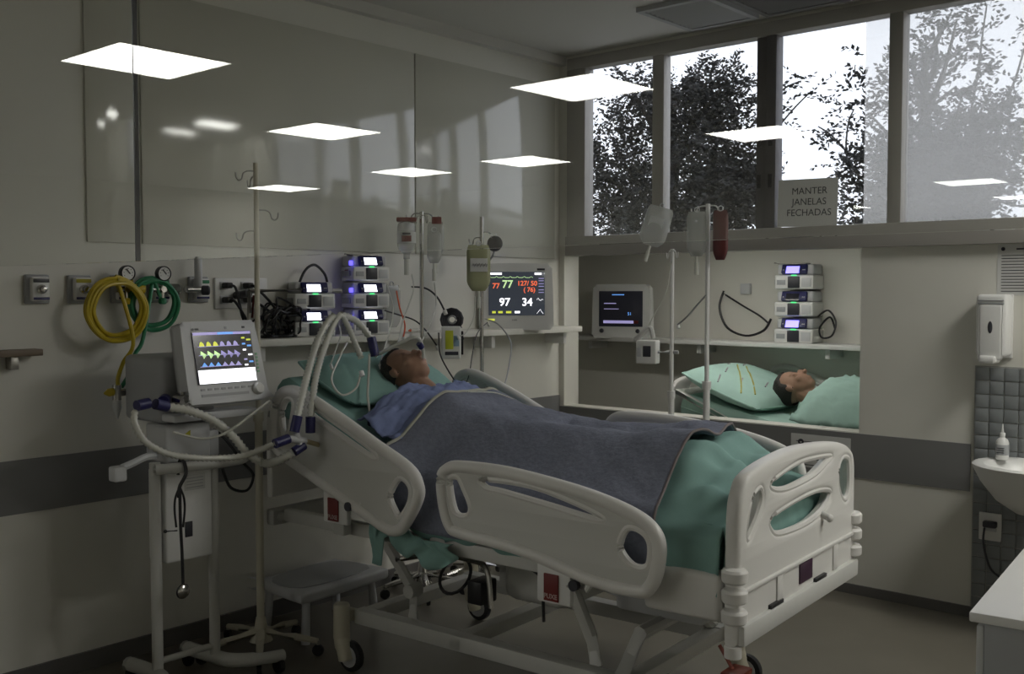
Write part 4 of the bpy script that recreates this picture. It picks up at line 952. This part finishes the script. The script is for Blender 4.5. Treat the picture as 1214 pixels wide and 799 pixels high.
b = MB().lathe([(.024, 0), (.024, .012), (.018, .022), (.001, .024)], (0, 0, 0), (0, -1, 0)); b.v = [tuple(mc + rtm @ (Vector(q) + V(.132, -.037, -.115))) for q in b.v]; b.build('knob', M_white, mh)
o = text('maker_mark', '@ IIIIII', .012, M_dark, mh, tuple(mc + rtm @ V(-.11, -.0385, .130)), (PI / 2 - R(13), 0, 0))
vbox('alarm_mark', .02, .03, .128, .138, -.0395, -.037, M_grey); vbox('alarm_lamp', .10, .112, .130, .138, -.0395, -.037, M_dark)
MB().tube(cat([(-.125, -.01, .925), (-.17, -.02, .93), (-.23, -.03, .915), (-.29, -.05, .905)], 5), .014, 8).box(-.325, -.275, -.075, -.025, .86, .915, .008).build('accessory_arm', M_lgrey, vt)
MB().cyl((-.06, -.06, 1.14), (-.06, -.115, 1.135), .026).cyl((-.06, -.09, 1.17), (-.06, -.09, 1.10), .012).build('valve_port', M_chrome, vt)
MB().cyl((-.09, -.02, 1.14), (-.145, -.10, 1.14), .022).build('valve_port', M_navy, vt)
MB().box(-.015, .03, -.07, -.02, 1.15, 1.19, .005).build('sensor_block', M_dark, vt)
MB().tube(cat([(.15, .03, 1.0), (.19, .0, .95), (.25, -.02, .86), (.30, -.02, .80), (.27, -.02, .74), (.20, -.01, .76), (.17, 0, .84)], 6), .006, 6).build('power_cord', M_black, vt)

# breathing circuit
def corr(name, pts, r, m, parent, pitch=.018):
    P = [Vector(p) for p in cat(pts, 14)]; out = []; acc = 0; L = [0]
    for a, b in zip(P, P[1:]): L.append(L[-1] + (b - a).length)
    n = max(4, int(L[-1] / (pitch / 2))); j = 0
    for i in range(n + 1):
        d = L[-1] * i / n
        while j < len(L) - 2 and L[j + 1] < d: j += 1
        f = (d - L[j]) / max(1e-9, L[j + 1] - L[j]); out.append(P[j].lerp(P[j + 1], f))
    return MB().tube(out, [r * 1.08 if i % 2 else r * .74 for i in range(n + 1)], 10).build(name, m, parent, 80)
t = thing('breathing_circuit', 'pale corrugated breathing hoses with blue connectors from ventilator to patient', 'hose', (0, 0, 0))
yA, yB = 3.42, 3.38
corr('hose', [Yp(196, 482, 3.46), Yp(225, 487, 3.44), Yp(252, 498, 3.43), Yp(275, 516, 3.42), Yp(292, 536, 3.40), Yp(312, 549, 3.38), Yp(330, 546, 3.28), Yp(348, 536, 3.22)], .017, M_hose, t)
corr('hose', [Yp(160, 487, 3.44), Yp(160, 502, 3.42), Yp(172, 523, 3.41), Yp(200, 538, 3.40), Yp(240, 543, 3.40), Yp(285, 541, 3.38), Yp(314, 531, 3.30), Yp(328, 525, 3.22)], .013, M_hose, t)
corr('hose', [Yp(352, 497, 3.22), Yp(358, 470, 3.25), Yp(366, 438, 3.31), Yp(376, 405, 3.38), Yp(388, 382, 3.40), Yp(396, 374, 3.40)], .015, M_hose, t)
corr('hose', [Yp(368, 497, 3.22), Yp(371, 470, 3.25), Yp(376, 440, 3.31), Yp(386, 408, 3.38), Yp(396, 384, 3.40), Yp(404, 374, 3.40), Yp(412, 386, 3.40), Yp(420, 404, 3.40), Yp(428, 424, 3.36)], .014, M_hose, t)
corr('hose', [Yp(402, 373, 3.41), Yp(418, 378, 3.41), Yp(430, 388, 3.40), Yp(440, 402, 3.38)], .016, M_hose, t)
def conn(p, q, r=.019, m=M_navy, nm='connector'): MB().cyl(p, q, r, n=14).build(nm, m, t)
conn(Yp(349, 512, 3.22), Yp(353, 493, 3.22)); conn(Yp(368, 513, 3.22), Yp(368, 494, 3.22)); conn(Yp(326, 526, 3.22), Yp(342, 520, 3.22)); conn(Yp(348, 536, 3.22), Yp(360, 528, 3.22))
conn(Yp(440, 400, 3.38), Yp(445, 422, 3.36), .020); conn(Yp(162, 481, 3.44), Yp(176, 478, 3.45), .02); conn(Yp(184, 479, 3.45), Yp(198, 482, 3.46), .02)
conn(Yp(342, 520, 3.22), Yp(362, 523, 3.22), .014, M_lgrey, 'y_piece'); conn(Yp(351, 513, 3.22), Yp(356, 530, 3.22), .013, M_lgrey, 'y_piece'); conn(Yp(362, 523, 3.22), Yp(388, 530, 3.22), .010, mat('amber_tube', (.40, .34, .20), .4), 'sampling_tube')
mouth = BEDM @ hp1(0, -.076, .10)
MB().tube(cat([Yp(445, 422, 3.36), tuple(mouth + V(-.05, .01, .09)), tuple(mouth + V(-.01, 0, .05)), tuple(mouth)], 6), .008, 8).build('mouth_tube', M_line, t)
MB().cyl(mouth + V(-.012, 0, .045), mouth + V(-.03, .0, .065), .013).build('connector', M_navy, t)
MB().tube(cat([Yp(438, 420, 3.36), Yp(437, 445, 3.30), Yp(436, 470, 3.24), Yp(439, 492, 3.18)], 6), .005, 6).build('sampling_line', M_line, t)
MB().cyl(Yp(439, 494, 3.18), Yp(439, 506, 3.18), .012).build('line_end', M_navy, t)
MB().tube(cat([Yp(320, 475, 3.35), Yp(300, 490, 3.36), Yp(270, 512, 3.38), Yp(240, 520, 3.42), Yp(205, 512, 3.45)], 6), .005, 6).build('sensor_line', M_line, t)

# stethoscope over the handle bar
t = thing('stethoscope', 'black stethoscope hanging over the ventilator handle bar', 'stethoscope', (0, 0, 0))
hz = V(VX - .065, VY - .088, .885)
sp = lambda x, y: Vector(Yp(x, y, VY - .115))
MB().tube(cat([hz + V(0, .024, -.03), hz + V(0, .012, .022), hz + V(0, -.014, .026), hz + V(0, -.030, -.02), sp(213, 577), sp(212, 590)], 6), .007, 8).build('neck_tubing', M_black, t)
for s in (-1, 1): MB().tube(cat([sp(213, 577), sp(213 + s * 5, 590), sp(213 + s * 6, 605), sp(213 + s * 4, 625)], 5), .004, 6).build('ear_tube', M_black, t)
MB().tube(cat([sp(213, 577), sp(214, 620), sp(216, 660), sp(217, 694)], 6), .006, 8).build('tubing', M_black, t)
MB().tube([sp(210, 629), sp(197, 630)], .003, 6).ell(sp(196, 630), (.007, .007, .007)).build('ear_piece', M_black, t)
cp = sp(217, 701)
MB().lathe([(.01, .012), (.022, .008), (.026, 0), (.026, -.006), (.018, -.012), (.001, -.013)], cp, (0, 1, 0), 20).build('chestpiece', M_chrome, t)
MB().lathe([(.0265, .003), (.029, 0), (.0265, -.005)], cp, (0, 1, 0), 20).build('chestpiece_ring', M_black, t)

# made-up low stool standing in for a pale reflection by the wall
t = thing('reflection_stool', 'low white stool shape standing in for a reflection behind the stand', 'stool', (2.98, 3.78, 0), R(4))
plate('top', cat([(-.26, -.13), (-.22, .16), (-.18, .18), (.20, .18), (.25, .14), (.27, -.12), (.22, -.17), (-.22, -.17)], 5, True), [], .05, .015, M_lgrey, lambda u, v, d: V(u, v, .215 + d), t)
for x in (-.2, .2):
    for y in (-.12, .12): MB().cyl((x, y, .195), (x * 1.08, y * 1.1, 0), .018, .02, 10).build('leg', M_lgrey, t)
plate('tread_mat', cat([(-.2, -.10), (-.18, .13), (.18, .13), (.21, -.10)], 4, True), [], .006, .002, M_grey, lambda u, v, d: V(u, v, .242 + d), t)

# ------------------------------------------------------------------ window wall: notices, dispenser, sink
def paper(name, label, p0, p1, xface, lines, seed, cat_='notice', tilt=0, big=None):
    """sheet on a wall facing -x: p0 top left, p1 bottom right as (y, z)"""
    w, h = abs(p0[0] - p1[0]), abs(p0[1] - p1[1]); rnd = random.Random(seed)
    t = thing(name, label, cat_, (xface, (p0[0] + p1[0]) / 2, (p0[1] + p1[1]) / 2), -PI / 2); t.rotation_euler = (0, tilt, -PI / 2)
    MB().box(-w / 2, w / 2, -.0016, 0, -h / 2, h / 2).build('sheet', M_paper, t)
    for i in range(lines):
        z = h / 2 - h * (.22 + .7 * i / max(1, lines - 1)); ln = rnd.uniform(.6, .82) * w
        MB().box(-w * .41, -w * .41 + ln, -.0026, -.0014, z - .0018, z + .0018).build('text_line', M_ink, t)
    return t, w, h
a, b = PXX(923, 217, XL - .02), PXX(993, 267, XL - .02)
t, w, h = paper('window_notice', 'paper notice taped on the window asking to keep windows shut', (a.y, a.z + .01), (b.y, b.z), XL - .022, 0, 1, 'notice', R(1.2))
for i, s in enumerate(('MANTER', 'JANELAS', 'FECHADAS')):
    text('lettering', s, .050, M_ink, t, (.01, -.0021, .060 - i * .056), bold=0)
a, b = PXX(1183, 290, XL), (PXX(1214, 348, XL))
t, w, h = paper('wall_notice', 'printed page with many text lines on the wall above the soap dispenser', (1.474, 1.765), (1.27, 1.53), XL, 13, 3)
MB().cyl((-w * .38, -.0026, h * .41), (-w * .38, -.0014, h * .41), .009).build('round_mark', M_ink, t); MB().box(-w * .1, w * .3, -.0026, -.0014, h * .39, h * .42).build('heading', M_ink, t)
a, b = PXX(938, 513, XL - .007), PXX(1008, 560, XL - .007)
t, w, h = paper('bed_notice', 'printed sheet on the grey wall band behind the footboard', (a.y, a.z), (b.y, b.z), XL - .0062, 5, 5)
text('lettering', '8', .07, M_ink, t, (-w * .33, -.0021, h * .18), bold=.002)

t = thing('soap_dispenser', 'white wall soap dispenser above the tiled splashback', 'dispenser', (XL - .0, 1.467, 1.22), -PI / 2)
def loft(sec, m, nm):
    rows = []
    for z, w, d, yo in sec: rows.append([(w * math.copysign(abs(math.cos(a)) ** .45, math.cos(a)), yo - d * abs(math.sin(a)) ** .5, z) for a in [PI * i / 16 for i in range(17)]])
    MB().grid(rows).build(nm, m, t)
MB().box(-.068, .068, -.012, 0, .02, .315, .004).build('back_plate', M_white, t)
k = MB().box(-.068, .068, -.105, -.012, .03, .315, .018, seg=3); k.build('housing', M_white, t)
MB().box(-.052, .052, -.114, -.10, .015, .27, .012, seg=3).build('front_cover', M_white, t)
MB().box(-.056, .056, -.112, -.10, .270, .276, .001).box(-.056, .056, -.112, -.10, .284, .290, .001).build('vent_lines', M_grey, t)
MB().ell((0, -.114, .165), (.010, .004, .028)).build('window', M_dark, t)
MB().box(-.045, .03, -.135, -.05, 0.0, .035, .012, seg=3).build('push_bar', M_white, t)

# tiled splashback: individual tiles over grout
tw = sbox('wall_tiled', M_grout, XL - .012, XL - .0005, .55, 1.56, 0.052, 1.20)
TS = .064; t0 = None
for r in range(18):
    for c in range(15):
        if t0 is None:
            t0 = MB().box(-.006, 0, -TS / 2 + .0022, TS / 2 - .0022, -TS / 2 + .0022, TS / 2 - .0022, .0012).build('tile', M_tile, tw); q = t0
        else: q = link('tile', t0.data, tw)
        q.location = (XL - .012, 1.556 - TS * (c + .5), 1.196 - TS * (r + .5))
# wash basin
bx = XL - .013
t = thing('wash_basin', 'white oval wash basin fixed to the tiled wall', 'basin', (bx, 1.22, .775), -PI / 2)
rows = []
prof = [(.10, .0, .52), (.0, .0, .6), (-.05, .55, .55)]
def ring(rx, ry, z, n=40, cut=True):
    out = []
    for i in range(n + 1):
        a = 2 * PI * i / n; x = rx * math.cos(a); y = -.19 + ry * math.sin(a); out.append((x, min(y, -.001), z))
    return out
sec = [(.02, .02, -.21), (.10, .09, -.20), (.18, .15, -.15), (.245, .195, -.07), (.275, .225, -.01), (.28, .23, .005), (.272, .223, .012), (.235, .185, .008), (.21, .165, -.03), (.15, .12, -.10), (.06, .05, -.125), (.005, .005, -.125)]
MB().grid([ring(*s) for s in sec]).build('bowl', M_white, t, 60)
MB().lathe([(.045, -.22), (.035, -.30), (.03, -.72)], (0, -.09, 0), (0, 0, 1)).build('pedestal_pipe', M_white, t)
MB().tube(cat([(0.05, -.05, .01), (.05, -.05, .10), (.05, -.09, .14), (.05, -.15, .12)], 6), .011, 8).build('tap', M_chrome, t)
# antiseptic bottle on the rim
bp = PXX(1197, 536, 4.97)
t = thing('squeeze_bottle', 'small white squeeze bottle with nozzle standing on the basin rim', 'bottle', (4.99, 1.405, .787), -PI / 2)
MB().lathe([(.026, 0), (.028, .006), (.028, .075), (.022, .09), (.011, .098), (.011, .108)], (0, 0, 0), (0, 0, 1)).build('flask', M_white, t)
MB().lathe([(.013, .106), (.013, .118), (.006, .122), (.002, .160)], (0, 0, 0), (0, 0, 1)).build('nozzle', M_white, t)
MB().lathe([(.0283, .02), (.0288, .021), (.0288, .066), (.0283, .067)], (0, 0, 0), (0, 0, 1)).build('label', M_grey, t)
for z in (.03, .04, .05): MB().box(-.016, .016, -.0305, -.027, z, z + .003).build('print', M_ink, t)
# socket on the tiles with a plug and cord
t = thing('wall_socket', 'white wall socket on the tiles below the basin', 'socket', (XL - .0185, 1.475, .45), -PI / 2)
MB().box(-.05, .05, -.01, 0, -.065, .065, .004).build('plate', M_white, t); MB().box(-.03, .03, -.013, -.01, -.02, .03, .002).build('socket_face', M_lgrey, t)
t = thing('power_plug', 'dark plug with hanging cord in the socket on the tiles', 'plug', (XL - .032, 1.468, .465), -PI / 2)
MB().box(-.03, .028, -.035, 0, -.013, .015, .005).build('plug_body', M_dark, t)
MB().tube(cat([(-.02, -.03, -.01), (-.025, -.03, -.08), (-.01, -.025, -.16), (.02, -.02, -.22), (.10, -.015, -.26)], 6), .005, 6).build('cord', M_dark, t)
# white side cabinet close to the hatch
t = thing('side_cabinet', 'white topped low cabinet standing opposite the basin', 'cabinet', (2.672, .822, 0), R(6))
MB().box(0, .86, -.55, 0, .725, .75, .004).build('top', M_white, t)
MB().box(.03, .83, -.53, -.03, .08, .725, .004).build('carcass', M_grey, t)
for i in range(2):
    d = MB().box(.03 + .40 * i, .428 + .40 * i, -.03, -.012, .10, .71, .004).build('door', M_lgrey, t)
    MB().cyl((.39 + .075 * i, -.012, .50), (.39 + .075 * i, .005, .50), .01).build('handle', M_steel, d)
for x in (.06, .80):
    for y in (-.5, -.06): MB().cyl((x, y, .08), (x, y, 0), .02).build('foot', M_dark, t)

# ------------------------------------------------------------------ added bay: mirrored second bed and patient built as solid objects
B2, B2R = (5.245, 1.20, 0.0), 0.0
S2 = .88
t2 = make_bed('hospital_bed', 'second white hospital bed, a reflection built solid in the added bay', B2, B2R, near_rails=False); t2.scale = (S2, 1, .92)
def mt2(a): return .83 + max(0, a - 1.32) * .22
_mt = mt
mt = mt2
m2 = mattress('mattress', 'mint covered mattress in the added bay', (5.245, 1.20, -.06), 0, M_mint); m2.scale = (S2, 1, 1)
q = pillow('pillow', 'mint printed pillow under the head of the patient in the added bay', .45, 1.86, 1.03, .40, .28, .08, R(20), M_mint, (5.245, 1.20, -.06), 0,
       [(-.9, -.5, .1, .5), (-.75, -.7, .2, .35), (-.9, .1, -.7, .25), (-.5, .3, -.3, .42), (-.3, -.55, -.1, -.45), (-.6, -.2, -.45, -.1), (.3, .5, .5, .6), (.0, .65, .2, .75)])
p2, hp2 = person('person', 'second patient lying in mint linen, a reflection built solid in the added bay', 0, 1.55, .42, mt2, (5.245, 1.20, -.04), 0, flat=True)
rows = []
for i in range(40):
    u = i / 39; a = .2 + 1.20 * u; row = []
    for j in range(40):
        v = j / 39; b = .05 + .75 * v; d = abs(v - .5) * 2
        z = mt2(a) + .03 + .24 * max(0, 1 - d ** 2.4) * (1 if u < .9 else 1 - ((u - .9) / .1) ** 2 * .5) + .018 * nz(a * 5, b * 6, 3) + .01 * nz(a * 12, b * 11, 1)
        row.append((b, a, z))
    rows.append(row)
o = MB().grid(rows).build('gown', M_mint, p2, 180); o.modifiers.new('thickness', 'SOLIDIFY').thickness = .006
mt = _mt
t = thing('wall_shelf', 'white shelf in the added bay', 'shelf', (6.2, 3.3, 1.195), -PI / 2)
MB().box(-1.4, 1.5, -.24, 0, 0, .03, .004).build('board', M_white, t)
for x in (-1.2, -.3, .6, 1.4): MB().box(x - .015, x + .015, -.2, 0, -.06, 0, .003).build('bracket', M_white, t)
pc = PXX(941, 403, 6.0)
stack(5.99, pc.y, -PI / 2 + R(6), 3, 1.225, 'stack of three on the shelf in the added bay', 'pumps in the added bay', [M_scrv, M_scrd, M_scrv], hh=.168)
pm = PXX(736, 398, 6.0)
make_monitor('dark monitor with violet status bar on the shelf in the added bay', (6.02, pm.y, 1.225), -PI / 2 + R(15), False)
t = thing('looped_cable', 'black looped power cord hanging on the wall in the added bay', 'cord', (0, 0, 0))
Xq = lambda x, y, d: tuple(PXX(x, y, d))
MB().box(6.17, 6.2, pc.y + .40, pc.y + .47, 1.53, 1.60, .004).build('outlet', M_lgrey, t)
MB().tube(cat([Xq(858, 345, 6.15), Xq(853, 365, 6.12), Xq(862, 388, 6.1), Xq(884, 398, 6.08), Xq(905, 392, 6.06), Xq(914, 378, 6.06)], 6), .008, 6).build('cord', M_black, t)
MB().tube(cat([Xq(858, 348, 6.15), Xq(880, 362, 6.12), Xq(900, 374, 6.1), Xq(912, 384, 6.08)], 6), .006, 6).build('cord', M_black, t)
t = thing('looped_cable', 'black coiled cord beside the pumps in the added bay', 'cord', (0, 0, 0))
MB().tube(cat([Xq(970, 375, 6.1), Xq(982, 368, 6.1), Xq(991, 382, 6.09), Xq(986, 398, 6.07), Xq(974, 400, 6.06), Xq(972, 388, 6.08), Xq(984, 376, 6.11), Xq(990, 390, 6.12)], 6), .006, 6).build('cord', M_black, t)

# ------------------------------------------------------------------ trees outside
def tree(label, x, y, base, blobs, nleaf, seed, bare=()):
    rnd = random.Random(seed); t = thing('tree', label, 'tree', (x, y, base), 0, 'trees outside the window')
    top = max(b[1] + b[3] for b in blobs)
    tr_ = MB().tube(cat([(0, 0, 0), (.05, .05, 1.2), (-.04, 0, 2.2), (0, .03, top - base - .6)], 6), [.13 - .10 * i / 18 for i in range(19)], 8)
    br = MB(); lf = MB()
    def leaflets(p, d, ln, n):
        x_, y_, _ = basis(d)
        for i in range(n):
            f = (i + .5) / n; c = p + d * (ln * f); s = -1 if i % 2 else 1
            o_ = (x_ * s * rnd.uniform(.4, 1) + y_ * rnd.uniform(-.6, .6) + d * .5).normalized(); w_ = o_.cross(V(rnd.uniform(-1, 1), rnd.uniform(-1, 1), rnd.uniform(-1, 1))).normalized()
            L_ = rnd.uniform(.045, .075); lf.add([c, c + o_ * L_ * .5 + w_ * L_ * .25, c + o_ * L_, c + o_ * L_ * .5 - w_ * L_ * .25], [(0, 1, 2, 3)])
    for (dy, z, ry, rz_, rx, wgt) in blobs:
        cz = z - base
        for k in range(4):
            q = V(rnd.uniform(-rx, rx) * .6, dy + rnd.uniform(-ry, ry) * .7, cz + rnd.uniform(-rz_, rz_) * .8)
            st = V(0, 0, max(.8, cz - abs(dy) * .8 - rnd.uniform(.1, .6)))
            br.tube(cat([st, st.lerp(q, .4) + V(rnd.uniform(-.1, .1), rnd.uniform(-.1, .1), .05), q], 4), [.035 - .028 * i / 8 for i in range(9)], 5)
        for k in range(int(nleaf * wgt)):
            while True:
                p = V(rnd.uniform(-1, 1), rnd.uniform(-1, 1), rnd.uniform(-1, 1))
                if p.length < 1: break
            p *= .55 + .45 * rnd.random()
            c = V(p.x * rx, dy + p.y * ry, cz + p.z * rz_); d = V(rnd.uniform(-1, 1), rnd.uniform(-1, 1), rnd.uniform(-.5, .9)).normalized()
            leaflets(c, d, rnd.uniform(.18, .30), rnd.randint(9, 13))
    for pts in bare:
        P = [Vector(p) - V(x, y, base) for p in pts]; br.tube(cat(P, 5), [.014 - .009 * i / (len(P) * 5) for i in range((len(P) - 1) * 5 + 1)], 5)
        for i in range(1, len(P)):
            for _ in range(5): leaflets(P[i] + V(rnd.uniform(-.1, .1), rnd.uniform(-.12, .12), rnd.uniform(-.1, .1)), V(rnd.uniform(-1, 1), rnd.uniform(-1, 1), rnd.uniform(-.6, .6)).normalized(), .25, 9)
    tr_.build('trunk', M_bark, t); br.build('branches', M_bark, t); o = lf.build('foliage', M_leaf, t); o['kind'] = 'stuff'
TX = 10.5
def tp(px, py): return PXX(px, py, TX)
def blobs(center, L):
    out = []
    for px, py, rpx, rpy, w in L:
        p = tp(px, py); sc = (p - Vector((0, 0, CAM_H))).dot(_A) / FPX
        out.append((p.y - center, p.z, rpx * sc * 1.12, rpy * sc, .9 + .3 * rpx * sc, w))
    return out
c1 = tp(800, 250).y
tree('dense dark tree outside the two narrow window panes', TX, c1, -.3, blobs(c1, [(800, 270, 115, 85, 1.5), (730, 220, 50, 90, 1.0), (850, 200, 55, 80, 1.0), (855, 110, 38, 45, .30), (765, 130, 30, 60, .45), (830, 135, 40, 50, .5), (880, 235, 35, 50, .6)]), 640, 3, [[tp(880, 200), tp(915, 160), tp(940, 130), tp(962, 108)], [tp(870, 180), tp(905, 130), tp(930, 105), tp(950, 96)]])
c2 = tp(1010, 250).y
tree('sparse dark tree outside the wide pane beside the paper notice', TX + 2.6, c2, -.3, blobs(c2, [(1030, 240, 40, 60, .7), (1045, 180, 30, 60, .5), (985, 275, 60, 40, .6), (940, 255, 40, 50, .5), (1035, 290, 60, 60, .8)]), 420, 8, [[tp(1040, 200), tp(1010, 185), tp(985, 160), tp(970, 150)], [tp(1030, 220), tp(1005, 190), tp(1005, 150), tp(1012, 130)]])
c3 = tp(1150, 250).y
tree('tall feathery tree outside the widest window pane', TX - 1.2, c3, -.3, blobs(c3, [(1150, 255, 95, 75, 1.3), (1185, 200, 60, 60, .7), (1110, 215, 45, 60, .5), (1140, 110, 40, 40, .16), (1178, 60, 26, 50, .10), (1115, 140, 35, 30, .12), (1225, 190, 45, 90, .5)]), 470, 12, [[tp(1150, 140), tp(1160, 80), tp(1165, 40), tp(1170, 5)], [tp(1190, 130), tp(1205, 90), tp(1214, 60), tp(1225, 30)]])
